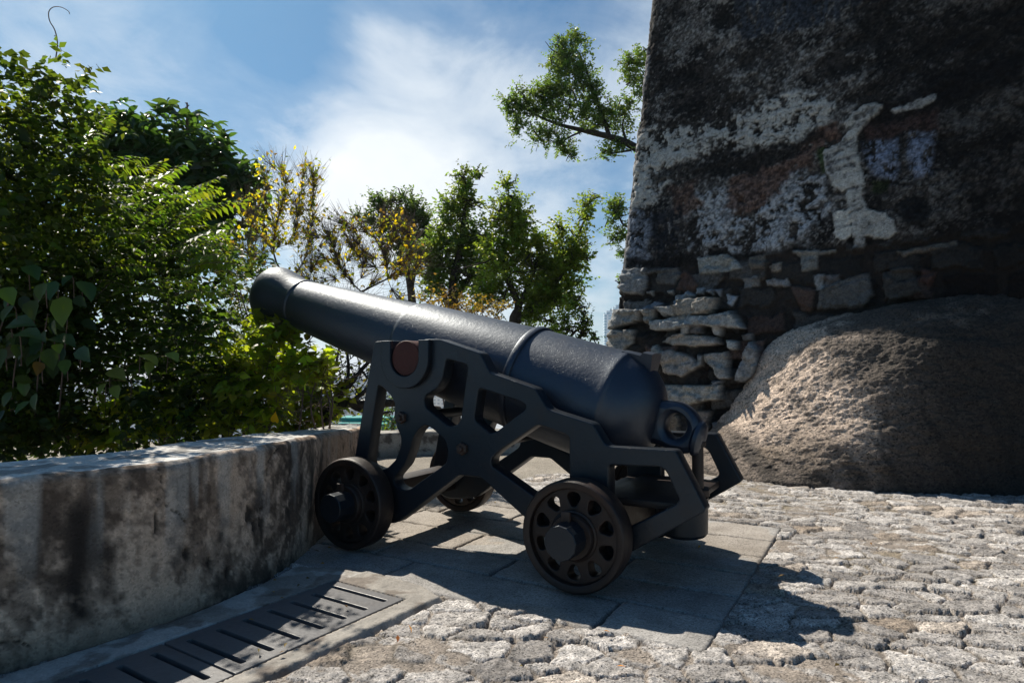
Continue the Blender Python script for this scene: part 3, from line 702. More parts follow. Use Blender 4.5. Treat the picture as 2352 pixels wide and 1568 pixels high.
STONES = [  # polygon, protrusion, colour
 (WR5((215, 190), (405, 170), (410, 330), (370, 380), (250, 375), (205, 340)), .07, (.27, .27, .27)),
 (WR5((490, 180), (650, 170), (680, 230), (640, 300), (500, 290)), .03, (.12, .115, .11)),
 (WR5((700, 190), (780, 240), (830, 300), (800, 360), (660, 340)), .025, (.10, .062, .05)),
 (WR5((820, 90), (1060, 60), (1130, 110), (1190, 170), (930, 210), (830, 210)), .02, (.30, .30, .28)),
 (WR5((650, 400), (760, 365), (815, 400), (720, 440), (690, 480), (650, 480)), .06, (.30, .33, .36)),
 (WR5((380, 505), (470, 440), (540, 465), (500, 510)), .05, (.28, .29, .32)),
 (WR5((705, 440), (900, 415), (1000, 425), (985, 500), (940, 545), (800, 560), (705, 565)), .17, (.38, .34, .29)),
 (WR5((520, 490), (700, 485), (700, 565), (570, 572)), .13, (.33, .32, .30)),
 (WR5((165, 515), (380, 515), (370, 590), (270, 630), (120, 670)), .16, (.30, .30, .29)),
 (WR5((390, 515), (510, 510), (500, 590), (430, 622)), .14, (.30, .29, .27)),
 (WR5((480, 610), (700, 570), (960, 562), (1110, 530), (1160, 570), (1222, 662), (1000, 650), (800, 632), (640, 680), (485, 672)), .20, (.36, .36, .35)),
 (WR5((735, 650), (795, 635), (780, 700), (738, 712)), .15, (.42, .43, .44)),
 (WR5((800, 640), (880, 650), (890, 700), (800, 712)), .13, (.18, .17, .17)),
 (WR5((975, 660), (1042, 640), (1025, 722), (985, 710)), .15, (.42, .43, .44)),
 (WR5((565, 770), (700, 715), (1000, 735), (1028, 790), (960, 800), (800, 805), (640, 790)), .19, (.36, .33, .30)),
 (WR5((570, 860), (640, 840), (800, 890), (862, 965), (790, 1010), (730, 1050), (590, 1020), (565, 950)), .20, (.33, .31, .29)),
 (WR5((915, 880), (1095, 855), (1112, 1060), (1040, 1070), (990, 980), (920, 935)), .19, (.33, .32, .30)),
 (WR5((1190, 960), (1280, 770), (1325, 830), (1332, 970), (1280, 1050), (1215, 1100), (1158, 1085)), .14, (.33, .33, .33)),
 (WR5((1090, 765), (1172, 770), (1172, 835), (1110, 832)), .14, (.44, .45, .44)),
 (WR5((545, 1125), (900, 1125), (1030, 1118), (1038, 1240), (960, 1232), (800, 1272), (555, 1272)), .20, (.40, .38, .34)),
 (WR5((100, 750), (180, 675), (330, 680), (325, 780), (250, 842), (95, 820)), .17, (.29, .28, .26)),
 (WR5((575, 1380), (700, 1375), (718, 1500), (600, 1512)), .18, (.24, .19, .14)),
 (WR5((830, 1340), (948, 1335), (942, 1470), (872, 1512), (838, 1400)), .18, (.30, .23, .18)),
 (WR5((485, 810), (520, 800), (580, 850), (560, 940), (490, 940)), .17, (.28, .28, .26)),
 (WR5((845, 875), (900, 880), (880, 965), (850, 930)), .16, (.26, .26, .25)),
 (WR5((1060, 390), (1135, 400), (1100, 470), (1070, 450)), .03, (.46, .46, .48)),
 (WR5((910, 355), (972, 350), (955, 385)), .05, (.44, .44, .46)), (WR5((972, 348), (1016, 345), (1012, 402)), .05, (.42, .43, .46)),
 (WR5((830, 340), (880, 330), (880, 375), (830, 380)), .04, (.32, .33, .34)),
 (WR5((590, 360), (625, 355), (625, 385)), .05, (.36, .36, .34)), (WR5((410, 370), (465, 360), (455, 392)), .05, (.3, .3, .29)),
 (WR5((1200, 720), (1280, 710), (1280, 755), (1215, 760)), .10, (.17, .17, .17)),
 (WR5((1040, 1095), (980, 1090), (1000, 1115)), .15, (.38, .38, .4)),
 (WR5((970, 1420), (1080, 1400), (1060, 1500), (980, 1500)), .12, (.2, .2, .21)),
 (WR6((1255, 215), (1300, 208), (1300, 290), (1262, 285)), .03, (.25, .25, .25)), (WR6((1305, 215), (1380, 212), (1375, 270), (1310, 280)), .02, (.13, .12, .12)),
 (WR6((1390, 245), (1535, 200), (1560, 320), (1500, 380), (1275, 390), (1285, 300)), .035, (.13, .125, .12)),
 (WR6((1610, 200), (1760, 172), (1810, 300), (1640, 362)), .03, (.075, .07, .065)),
 (WR6((1140, 90), (1200, 88), (1270, 85), (1262, 180), (1195, 192), (1180, 120)), .03, (.20, .20, .19)),
 (WR6((1130, 270), (1255, 290), (1235, 400), (1180, 392)), .03, (.09, .060, .05)),
 (WR6((1815, 180), (1890, 200), (1862, 272), (1820, 250)), .02, (.11, .06, .05)),
 (WR6((880, 232), (950, 222), (965, 270), (890, 275)), .03, (.20, .20, .20)), (WR6((1000, 240), (1112, 235), (1122, 268), (1010, 266)), .04, (.24, .24, .25)),
 (WR6((910, 120), (990, 108), (995, 172), (920, 180)), .02, (.15, .13, .11)), (WR6((1020, 165), (1080, 145), (1075, 195), (1030, 192)), .02, (.22, .19, .16)),
 (WR6((1690, 90), (1990, 30), (2000, 48), (1720, 110)), .02, (.19, .165, .14)), (WR6((1360, 82), (1365, 92), (1180, 100), (1140, 96)), .02, (.24, .24, .23)),
]
def WRD(*pts): return [wuv((x * .8636 + 1406) * .98, (y * .8636) * .98) for x, y in pts]
WHITE = [(WRD((672, 360), (668, 335), (690, 305), (715, 285), (745, 278), (768, 285), (760, 305), (735, 325), (715, 345), (700, 370), (697, 400), (706, 430), (715, 470), (720, 500), (712, 530), (725, 560), (745, 572), (775, 578), (800, 605), (808, 630), (790, 645), (750, 645), (722, 640), (718, 680), (700, 690), (686, 685), (690, 645), (685, 640), (680, 600), (672, 555), (668, 525), (640, 510), (618, 480), (608, 450), (610, 410), (630, 395), (655, 385)), (.50, .485, .45), .03),
         (WRD((632, 578), (660, 570), (680, 575), (685, 640), (665, 653), (640, 645), (636, 615)), (.60, .585, .54), .02),
         (WRD((785, 298), (860, 272), (912, 253), (905, 275), (870, 292), (800, 305)), (.46, .46, .45), .015)]
STROKES = [(WRD(*q), w) for q, w in ((((618, 432), (660, 408)), .028), (((622, 446), (700, 422)), .03), (((640, 462), (692, 448)), .026), (((615, 425), (632, 470)), .022), (((672, 517), (702, 509)), .014), (((688, 546), (706, 540)), .012), (((690, 575), (712, 566)), .012),
           (((700, 320), (735, 300)), .035), (((680, 350), (720, 335)), .03), (((700, 520), (690, 512)), .012), (((655, 400), (690, 380)), .02))]
PATCH = [
 ([(.02, 1.9), (.26, 1.9), (.42, 4.5), (.62, 7.6), (.50, 7.6), (.2, 4.5)], (.23, .225, .225), .05, .75, .2, .47),  # polygon, colour, softness, strength, warp
 (WP((1450, 300), (1560, 285), (1700, 262), (1760, 225), (1890, 205), (1925, 245), (1890, 300), (1760, 325), (1640, 345), (1560, 380), (1500, 470), (1452, 480)), (.46, .445, .415), .05, .92, .22, .485),
 (WP((1445, 380), (1500, 370), (1540, 400), (1500, 470), (1450, 480)), (.46, .45, .43), .03, .9, .08, .42),
 (WP((1590, 450), (1760, 420), (1890, 395), (1900, 480), (1860, 560), (1700, 580), (1590, 570)), (.33, .34, .36), .06, .9, .24, .48),
 (WP((1660, 490), (1690, 405), (1780, 372), (1890, 300), (1935, 285), (1925, 325), (1830, 400), (1740, 480), (1690, 497)), (.105, .062, .048), .04, .9, .16, .38),
 (WP((1530, 440), (1600, 418), (1612, 485), (1560, 492)), (.10, .062, .048), .04, .9, .14, .38),
 (WP((1985, 285), (2150, 240), (2150, 300), (1985, 320)), (.07, .04, .035), .03, .8, .1, .3),
 (WP((1493, 490), (1570, 468), (1576, 560), (1540, 600), (1496, 598)), (.016, .018, .024), .03, .92, .06, .25),
 (WP((1440, 480), (1494, 490), (1490, 600), (1438, 600)), (.24, .26, .31), .05, .75, .12, .45),
 (WP((1690, -40), (1690, 92), (1720, 90), (1950, 42), (2010, -40)), (.035, .042, .055), .03, .9, .05, .25),
 (WP((1980, 325), (2068, 318), (2072, 370), (2050, 425), (2000, 400)), (.23, .27, .37), .04, .9, .05, .34),
 (WP((2086, 312), (2142, 304), (2140, 400), (2095, 412)), (.23, .27, .37), .04, .9, .05, .34),
 (WP((2060, 470), (2110, 448), (2142, 480), (2120, 520), (2070, 515)), (.012, .013, .015), .03, .95, .04, .2),
 (WP((1430, 592), (1700, 582), (2000, 560), (2400, 520), (2400, 585), (1950, 600), (1600, 612), (1430, 618)), (.010, .009, .009), .035, .92, .12, .33),
 (WP((1500, 395), (1700, 360), (1900, 300), (1900, 325), (1700, 395), (1500, 430)), (.014, .012, .011), .03, .85, .16, .42),
 (WP((2170, 255), (2352, 215), (2400, 240), (2352, 265), (2180, 290)), (.15, .14, .13), .05, .7, .2, .5),
 (WP((1960, 300), (2352, 195), (2352, 120), (2150, 170), (2040, 232)), (.012, .011, .012), .06, .9, .08, .25),
 (WP((1880, 345), (1900, 340), (1905, 380), (1885, 400)), (.03, .05, .012), .02, .9, .05, .2),
 (WP((2000, 420), (2040, 415), (2035, 440), (2005, 445)), (.02, .035, .01), .02, .8, .05, .2),
]
def fort_wall():
    step = .0125; H = 7.4; UM = 5.6
    side = np.arange(3.2, .14, -.06)
    pts = [(0, d, -1., 0.) for d in side]                       # (u, depth inward, outward normal in (u, ni))
    r = .14
    for a in np.linspace(0, PI / 2, 16)[1:]:
        pts.append((r - r * math.cos(a), r - r * math.sin(a), -math.cos(a), -math.sin(a)))
    for u in np.arange(r + step, UM, step): pts.append((u, 0, 0, -1.))
    for u in np.arange(UM, 11, .2): pts.append((u, 0, 0, -1.))
    A = np.array(pts); v = np.r_[-.3, np.arange(0.1, H, step)]
    U, Vv = np.meshgrid(A[:, 0], v); D = np.broadcast_to(A[:, 1], U.shape); NU = np.broadcast_to(A[:, 2], U.shape); NN = np.broadcast_to(A[:, 3], U.shape)
    PU = U + BAT * Vv - D                                        # plane coordinate for painting (unrolled round the corner)
    x, y = PU, Vv
    f1 = fbm(x * .9, y * 1.1, 301, 6, .58); f2 = fbm(x * 3.4, y * 3.4, 303, 6, .6); f3 = fbm(x * 11, y * 11, 305, 5, .62); f4 = fbm(x * 28, y * 28, 307, 4, .6); f5 = fbm(x * 2.0, y * 5.0, 309, 5)
    tone = .026 + .075 * sstep(.42, .68, f2 * .6 + f1 * .4)
    col = np.stack([tone * 1.08, tone * .95, tone * .86], -1)
    dk = sstep(.49, .56, f1 * .35 + f3 * .35 + f5 * .3); col = mix3(col, dk * .9, (.012, .011, .011))
    lt = sstep(.56, .585, f2 * .4 + f3 * .35 + f4 * .25) * sstep(4.6, 2.5, x) ; col = mix3(col, lt * .65, (.22, .205, .19))
    disp = (f2 - .5) * .07 + (f3 - .5) * .035 + (f4 - .5) * .014
    wx = x + .10 * (fbm(x * 5, y * 5, 311, 5, .62) - .5); wy = y + .10 * (fbm(x * 5, y * 5, 313, 5, .62) - .5)
    fl = sstep(.585, .61, fbm(x * 42, y * 42, 351, 4, .6) * .6 + f2 * .4) * sstep(5, 2.5, x); col = mix3(col, fl * .40, (.26, .25, .24))
    bk = sstep(.56, .60, fbm(x * 36, y * 30, 353, 4, .6) * .6 + fbm(x * 3, y * 2, 355, 4) * .4); col = mix3(col, bk * .6, (.012, .011, .011)); disp = disp - bk * .006
    for (poly, c, soft, st, warp, cut) in PATCH:
        k = warp / .10
        d = poly_sd_box(x + (wx - x) * k * 1.6, y + (wy - y) * k * 1.6, poly, .5)
        m = sstep(-soft, soft, d)
        nz = f3 * .55 + f4 * .25 + f2 * .2
        if c[2] > c[0] * 1.3: nz = .5 * fbm(x * 26, y * 5, 361, 5, .65) + .3 * f3 + .2 * f4; cut = .47; warp = .16
        m = m * sstep(cut - .035, cut + .012, nz) * st
        cc = np.asarray(c) * (.7 + .6 * f4)[..., None]
        col = col * (1 - m[..., None]) + cc * m[..., None]
        disp = disp + m * (.012 if sum(c) > .5 else -.004)
    # cracks in the pale render
    cell = np.abs(fbm(x * 4.5, y * 4.5, 321, 3) - .5); cr = (1 - sstep(.004, .014, cell)) * sstep(.15, .3, col.mean(-1)); col = mix3(col, cr * .8, (.03, .027, .025)); disp = disp - cr * .01
    for (poly, c, pr) in WHITE:
        d = poly_sd_box(x + (wx - x) * .35, y + (wy - y) * .35, poly, .3) + .03 * (f4 - .5); m = sstep(-.006, .008, d)
        tn = (.45 + .95 * fbm(x * 8, y * 8, 327, 5, .6)); grey = sstep(.52, .62, fbm(x * 6 + y * 4, y * 16, 325, 5, .6)) * .4
        cc = mix3(np.asarray(c) * tn[..., None], grey, (.17, .16, .155))
        col = col * (1 - m[..., None]) + cc * m[..., None]
        disp = disp * (1 - .5 * m) + m * pr
    for ((sa_, sb_), w) in STROKES:
        ex_, ey_ = sb_[0] - sa_[0], sb_[1] - sa_[1]; tt = np.clip(((x - sa_[0]) * ex_ + (y - sa_[1]) * ey_) / (ex_ ** 2 + ey_ ** 2), 0, 1)
        d = np.hypot(x - sa_[0] - tt * ex_, y - sa_[1] - tt * ey_) + .05 * (f3 - .5) + .03 * (f4 - .5); m = 1 - sstep(w * .6, w, d); col = mix3(col, m * .75, (.12, .115, .115)); disp = disp - m * .006
    hf = fbm(x * 34, y * 34, 371, 4, .72); hk = .55 * (1 - .75 * sstep(.30, .42, col.mean(-1))); col = col * np.clip(.92 * (1 - hk + hk * 2.0 * sstep(.34, .66, hf)), .2, 1.7)[..., None]; disp = disp + (hf - .5) * .016
    # rubble courses at the foot
    vb = 2.12 + .02 * x + .10 * (f2 - .5)
    rub = 1 - sstep(-.05, .05, y - vb)
    ry = y / .27 + 1.1 * (fbm(x * 1.1, y * .9, 331, 3) - .5) + .5 * (f2 - .5); row = np.floor(ry); rx = x / .46 + .37 * row + .5 * _h(row, row * 0, 5); cxx = np.floor(rx)
    ex = np.minimum(rx - cxx, 1 - (rx - cxx)) * .46; ey = np.minimum(ry - row, 1 - (ry - row)) * .30
    e = np.minimum(ex, ey) + .10 * (f3 - .5) - .02; rid = _h(cxx, row, 7); rid2 = _h(cxx, row, 8)
    sm = sstep(.015, .032, e) * rub
    sc = np.stack([.035 + .17 * rid ** 2, .033 + .16 * rid ** 2, .032 + .152 * rid ** 2], -1) * (.15 + .7 * f3 + 1.0 * hf)[..., None]; li = sstep(.50, .58, f3 * .5 + hf * .5); sc = mix3(sc, li * .75, (.03, .027, .025))
    red = (rid2 > .86); sc = np.where(red[..., None], sc * np.array([1.15, .85, .78]), sc)
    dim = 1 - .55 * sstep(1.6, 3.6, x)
    jc = np.array([.034, .028, .025]) * (.6 + .8 * f3)[..., None]
    col = col * (1 - rub[..., None]) + (sc * dim[..., None] * sm[..., None] + jc * (1 - sm[..., None])) * rub[..., None]
    disp = disp + rub * (sm * (.02 + .03 * rid) - .02)
    # bulging repair of loose stones near the corner: the core swells outwards under a ledge
    bulge = (1 - sstep(1.30, 1.42, y + .05 * (f2 - .5))) * (1 - sstep(1.1, 1.5, x)) 
    disp = disp + bulge * .11
    corner_led = (1 - sstep(1.14, 1.22, y)) * (1 - sstep(.28, .5, x)); disp = disp + corner_led * .03
    inst = np.zeros_like(x)
    wx2 = x + .022 * (fbm(x * 12, y * 12, 341, 4) - .5); wy2 = y + .022 * (fbm(x * 12, y * 12, 343, 4) - .5)
    for (poly, pr, c) in STONES:
        d = poly_sd_box(wx2, wy2, poly, .2)
        if pr > .115: pr = .135 + (pr - .13) * .7 + .012
        d = d + .010 + .016 * (f4 - .5) + .012 * (f3 - .5)
        m = sstep(-.003, .010, d); dome = sstep(-.004, .03, d)
        gl = np.asarray(c) * (.25 + .9 * f4 + .6 * hf)[..., None] * (.75 + .5 * f3)[..., None]
        lich = sstep(.58, .66, f3 * .6 + f4 * .4); gl = mix3(gl, lich * .6, (.05, .047, .043))
        col = col * (1 - m[..., None]) + gl * m[..., None]
        disp = disp * (1 - m) + m * (pr + 1.0 * (disp - .13 * bulge) + dome * .010)
    k = sstep(2.0, 4.3, x); col = col * (1 - .62 * k)[..., None]      # the colour gets darker along the wall, away from the corner
    XY = C0[None, None, :] + (U + BAT * Vv)[..., None] * EU + (D + BAT * Vv)[..., None] * NI + (NU * disp * .45)[..., None] * EU + (NN * disp)[..., None] * NI
    P = np.concatenate([XY, Vv[..., None]], -1)
    nr, nc = U.shape
    V = P.reshape(-1, 3); f = grid_faces(nr, nc)
    top = np.array([(C0 + (BAT * H + a) * EU + (BAT * H + d) * NI).tolist() + [H - .05] for a, d in ((0, 0), (11, 0), (11, 3.2), (0, 3.2))])
    V = np.concatenate([V, top]); n0 = nr * nc
    cc = np.concatenate([col.reshape(-1, 3), np.full((4, 3), .05)])
    back = np.array([(C0 + a * EU + 3.2 * NI).tolist() + [z] for a, z in ((0, -.3), (11, -.3), (11, H), (0, H))]); V = np.concatenate([V, back]); cc = np.concatenate([cc, np.full((4, 3), .05)])
    me = np_mesh('fortress_wall', V, [f, np.array([[n0, n0 + 1, n0 + 2, n0 + 3], [n0 + 7, n0 + 6, n0 + 5, n0 + 4]])], cc)
    o = link('fortress_wall', me, M['wall'], None, 4)
    tag(o, 'tall black stained fortress wall of rubble and peeling plaster behind the boulder', 'fortress wall')
fort_wall()

# ------------------------------------------------------------------ the boulder
def boulder():
    nu, nv = 420, 260
    cx, cy = 4.15, 6.75; axx, ayy = 2.46, 1.56; HB = 1.64
    a = np.linspace(-PI * 1.03, .03 * PI, nu); t = np.linspace(0, 1, nv)
    A, T = np.meshgrid(a, t)
    # T=0 base rim, T=1 top; superellipse plan, bulging profile
    phi = T * PI / 2
    zz = T ** .9; rr = np.interp(zz, [0, .08, .18, .35, .52, .69, .80, .88, .94, .98, 1.0], [1.0, .935, .86, .765, .705, .655, .585, .485, .35, .19, 0.0]); ry_ = np.interp(zz, [0, .1, .3, .5, .69, .82, .91, .97, 1.0], [1.0, 1.0, .97, .90, .78, .62, .45, .25, 0.0])
    ca = np.sign(np.cos(A)) * np.abs(np.cos(A)) ** .95; sa = np.sign(np.sin(A)) * np.abs(np.sin(A)) ** .88
    X = cx + np.where(ca > 0, 4.2, axx) * rr * ca; k_ = sstep(2.5, 4.3, X); ay = ayy * (1 - k_) + .62 * k_; pr = ry_ + (rr - ry_) * np.clip(-ca, 0, 1) ** 2; pr = pr * (1 - .6 * k_) + .6 * k_ * np.sqrt(np.clip(1 - zz ** 3, 0, 1)); Y = 5.03 + ay * (1 + pr * sa); Z = HB * zz * (1 + .06 * np.clip(ca, 0, 1))
    # left flank leans back, the rest is nearly upright
    left = np.clip(-ca, 0, 1); X = X + left ** 2 * .18 * zz * zz
    N = np.stack([rr * ca / axx, rr * sa / ayy, zz / HB], -1); N /= np.linalg.norm(N, axis=-1, keepdims=True)
    q1 = X * 1.0 + Z * .35; q2 = Y * .8 + Z * 1.0
    d = (fbm(q1 * 1.1, q2 * 1.1, 401, 4) - .5) * .14 + (fbm(q1 * 4, q2 * 4, 403, 4) - .5) * .05 + (fbm(q1 * 16, q2 * 16, 405, 4, .62) - .5) * .034 + (fbm(q1 * 48, q2 * 48, 407, 3, .6) - .5) * .016
    P = np.stack([X, Y, Z], -1) + N * d[..., None] * np.clip(T * 12 + .25, 0, 1)[..., None]
    P[0, :, 2] = -.15
    f3 = fbm(q1 * 9, q2 * 9, 409, 5, .6); f1 = fbm(q1 * 1.4, q2 * 1.4, 411, 5)
    f6 = fbm(q1 * 40, q2 * 40, 417, 4, .65); tone = .56 * (.25 + .75 * f3 + .75 * f6); col = np.stack([tone * 1.10, tone * .87, tone * .70], -1)
    blk = sstep(.50, .64, f1 * .6 + f3 * .4 + .16 * sstep(.5, .0, P[..., 2]) * sstep(2.0, 2.5, P[..., 0]) + .30 * sstep(2.5, 3.7, P[..., 0]) - .06)  # black lichen mottling, thickened to the right to deepen the shaded side
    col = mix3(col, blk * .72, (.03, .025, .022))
    warm = sstep(.5, .62, fbm(q1 * 2.5, q2 * 2.5, 413, 4)) * sstep(.7, .1, P[..., 2]) * sstep(3.2, 2.2, P[..., 0]); col = mix3(col, warm * .5, (.33, .24, .15))
    kk = sstep(2.6, 3.7, P[..., 0] + .5 * (f1 - .5)); col = col * (1 - .82 * kk)[..., None]  # shade painted into the colour: right side darkened where the wall shadows it
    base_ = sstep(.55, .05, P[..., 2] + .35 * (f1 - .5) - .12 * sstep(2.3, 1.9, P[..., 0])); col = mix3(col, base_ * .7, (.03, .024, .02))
    run = sstep(.55, .7, fbm(q1 * 7, P[..., 2] * .8, 415, 4)) * sstep(1.1, .5, P[..., 2]); col = mix3(col, run * .6, (.02, .017, .015))
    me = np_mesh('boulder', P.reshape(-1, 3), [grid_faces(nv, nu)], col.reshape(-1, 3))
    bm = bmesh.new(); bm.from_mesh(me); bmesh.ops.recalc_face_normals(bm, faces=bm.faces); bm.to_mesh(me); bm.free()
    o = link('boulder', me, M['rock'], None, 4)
    tag(o, 'huge rounded brown granite boulder half in sun against the fortress wall', 'boulder')
boulder()
# ------------------------------------------------------------------ hillside, city, far towers
def hill_z(x, y):
    x = np.asarray(x, float); y = np.asarray(y, float)
    d = np.maximum(np.maximum(y - 8.4, -1.7 - .35 * np.maximum(3 - y, 0) - x), 0)      # distance outside the terrace
    z = -.75 - .42 * np.minimum(d, 25) - .62 * np.clip(d - 25, 0, 90)
    return z + (fbm(x * .12, y * .12, 501, 4) - .5) * np.clip(d * .15, .1, 6)
def hillside():
    xs = np.r_[-160:-30:6, -30:12:.8, 12:160:6]; ys = np.r_[-60:-6:6, -6:36:.8, 36:190:6]
    X, Y = np.meshgrid(xs, ys); Z = hill_z(X, Y)
    inside = (X > -1.5) & (Y < 8.3) & (X < 14); Z = np.where(inside, -2.5, Z)
    me = np_mesh('hillside', np.stack([X, Y, Z], -1).reshape(-1, 3), [grid_faces(*X.shape)])
    tag(link('hillside', me, M['earth'], None, 4), kind='structure')
hillside()
b = MB(); b.add([(-9000, -9000, -66), (9000, -9000, -66), (9000, 9000, -66), (-9000, 9000, -66)], [(0, 1, 2, 3)])
tag(b.build('city_ground', M['city']), kind='structure')

def m_facade(name, wallc, glass, sx, sz, fx=.55, fz=.5):
    m, nt, b = mat(name); tc = nd(nt, 'ShaderNodeTexCoord'); sep = nd(nt, 'ShaderNodeSeparateXYZ'); lk(nt, tc.outputs['Object'], sep.inputs[0])
    h = mth(nt, 'ADD', sep.outputs[0], sep.outputs[1])
    a = mth(nt, 'LESS_THAN', mth(nt, 'FRACT', mth(nt, 'DIVIDE', h, sx)), fx); c = mth(nt, 'LESS_THAN', mth(nt, 'FRACT', mth(nt, 'DIVIDE', sep.outputs[2], sz)), fz)
    lk(nt, mixc(nt, mth(nt, 'MULTIPLY', a, c), wallc, glass), b.inputs['Base Color']); b.inputs['Roughness'].default_value = .6
    return m
FAC = [m_facade('pale_facade', (.62, .64, .66), (.30, .34, .38), 3.4, 3.1), m_facade('grey_facade', (.50, .52, .56), (.22, .26, .31), 2.8, 3.0, .6), m_facade('cream_facade', (.62, .58, .52), (.30, .31, .33), 4.0, 3.2, .5)]
TOWER = m_facade('glass_tower_facade', (.66, .72, .76), (.22, .42, .52), 5.5, 3.3, .62, .62)
ci = 0
for (px, pyt, Y, w, d, h, k) in [(845, 868, 330, 26, 18, 30, 0), (800, 905, 300, 18, 16, 24, 2), (770, 880, 420, 28, 20, 34, 1), (705, 872, 460, 22, 18, 40, 0), (660, 888, 380, 24, 18, 30, 2), (610, 878, 480, 26, 20, 30, 1),
                                  (560, 884, 400, 20, 20, 34, 0), (500, 876, 520, 30, 20, 30, 2), (440, 880, 460, 26, 18, 36, 0), (380, 874, 560, 28, 20, 30, 1), (300, 880, 480, 24, 22, 30, 0), (220, 872, 560, 28, 20, 34, 2), (140, 880, 500, 26, 20, 30, 0), (60, 876, 560, 26, 20, 34, 1),
                                  (905, 880, 460, 24, 20, 34, 1), (950, 884, 520, 26, 18, 30, 0), (1010, 876, 600, 30, 20, 34, 2), (735, 915, 330, 20, 18, 20, 1), (830, 935, 260, 16, 14, 14, 2), (870, 855, 700, 26, 20, 60, 0)]:
    c = at(px, pyt, Y); b = MB(); zt = c.z; zb = -66.
    b.box((0, 0, (zt - zb) / 2), (w, d, zt - zb)); b.box((w * .12, 0, zt - zb + 1.5), (w * .3, d * .4, 3.0)); b.box((-w * .25, 0, zt - zb + .6), (w * .35, d * .6, 1.2))
    o = b.build('apartment_block', FAC[k]); o.location = (c.x, c.y, zb); o.rotation_euler = (0, 0, .35 * math.sin(ci * 2.3)); ci += 1
    tag(o, 'pale many windowed apartment block in the hazy city below, seen through the bushes', 'building', 'apartment blocks of the city below the hill')
for (px0, px1, pyt, Y, lab) in ((1388, 1409, 722, 760, 'pale blue glass tower block beside the fortress corner, lower and left of its pair'), (1408, 1432, 708, 800, 'taller pale blue tower block half hidden behind the fortress corner')):
    a = at(px0, pyt, Y); c = at(px1, pyt, Y); w = c.x - a.x; H_ = a.z + 66
    b = MB(); b.box((0, 0, H_ / 2), (w, w * .8, H_)); b.box((0, 0, H_ + 2), (w * .6, w * .5, 4)); b.box((w * .2, 0, H_ + 5), (w * .2, w * .2, 4))
    for sx in (-.5, .5): b.box((sx * w, 0, H_ / 2), (w * .12, w * .9, H_ + 3))
    o = b.build('tower_block', TOWER); o.location = ((a.x + c.x) / 2, Y, -66); tag(o, lab, 'tower')
# teal roofed shelter on the slope below
c = at(848, 972, 26); b = MB(); b.box((0, 0, 0), (1.9, 3.0, .22)); b.box((0, 0, .2), (2.1, 1.2, .15))
for sx in (-.8, .8):
    for sy in (-1.2, 1.2): b.tube([(sx, sy, -6), (sx, sy, -.1)], .06)
o = b.build('shelter', M['teal']); o.location = c; tag(o, 'teal roofed shelter below the terrace, glimpsed left of the gun carriage', 'shelter')

# ------------------------------------------------------------------ foliage
def unit(a): return a / np.maximum(np.linalg.norm(a, axis=-1, keepdims=True), 1e-9)
LEAF4 = (np.array([(0, 0, 0), (.45, -.5, .10), (.5, 0, 0), (.45, .5, .10), (1, 0, -.08)]), [(0, 1, 4, 2), (0, 2, 4, 3)])
LEAFB = (np.array([(0, 0, 0), (.18, -.42, .08), (.5, -.5, .10), (.80, -.26, .03), (1, 0, -.12), (.80, .26, .03), (.5, .5, .10), (.18, .42, .08), (.3, 0, 0), (.66, 0, -.01)]),
         [(0, 1, 2, 8), (8, 2, 3, 9), (9, 3, 4, 9)[:3] + (4,), (0, 8, 6, 7), (8, 9, 5, 6), (9, 4, 5, 9)[:3] + (9,)])
LEAFB = (LEAFB[0], [(0, 1, 2, 8), (8, 2, 3, 9), (0, 8, 6, 7), (8, 9, 5, 6)], [(9, 3, 4), (9, 4, 5)])
HEART = (np.array([(0, 0, 0), (-.10, -.26, .06), (.08, -.46, .10), (.34, -.48, .10), (.62, -.30, .05), (.84, -.11, -.03), (1.04, 0, -.12), (.84, .11, -.03), (.62, .30, .05), (.34, .48, .10), (.08, .46, .10), (-.10, .26, .06), (.3, 0, 0), (.62, 0, -.03)]),
         [(0, 1, 2, 12), (12, 2, 3, 3)[:3] + (3,), (12, 4, 5, 13), (0, 12, 10, 11), (13, 7, 8, 12)], [(12, 3, 4), (12, 8, 9), (12, 9, 10), (13, 5, 6), (13, 6, 7)])
HEART = (HEART[0], [(0, 1, 2, 12), (12, 4, 5, 13), (0, 12, 10, 11), (13, 7, 8, 12)], [(12, 2, 3), (12, 3, 4), (12, 8, 9), (12, 9, 10), (13, 5, 6), (13, 6, 7)])
class Leaves:
    def __init__(s): s.O = []; s.D = []; s.N = []; s.L = []; s.W = []; s.C = []
    def add(s, O, D, N, L, W, C):
        n = len(O); s.O.append(O); s.D.append(D); s.N.append(N)
        s.L.append(np.broadcast_to(L, n)); s.W.append(np.broadcast_to(W, n)); s.C.append(np.broadcast_to(C, (n, 3)))
    def build(s, name, tmpl, mat, parent=None, droop=0.0):
        O = np.concatenate(s.O); D = unit(np.concatenate(s.D)); N = np.concatenate(s.N); L = np.concatenate(s.L); W = np.concatenate(s.W); C = np.concatenate(s.C)
        y = unit(np.cross(N, D)); z = np.cross(D, y); T = tmpl[0]; n = len(O); m = len(T)
        V = O[:, None] + (T[None, :, 0, None] * L[:, None, None]) * D[:, None] + (T[None, :, 1, None] * W[:, None, None]) * y[:, None] + (T[None, :, 2, None] * L[:, None, None]) * z[:, None]
        off = (np.arange(n) * m)[:, None]; F = []
        q = np.array(tmpl[1]); F.append((off[:, None] + q[None]).reshape(-1, 4))
        if len(tmpl) > 2: t = np.array(tmpl[2]); F.append((off[:, None] + t[None]).reshape(-1, 3))
        col = np.repeat(C, m, axis=0)
        me = np_mesh(name, V.reshape(-1, 3), F, col)
        return link(name, me, mat, parent, 4)
def rdir(n): return unit(rng.normal(size=(n, 3)))
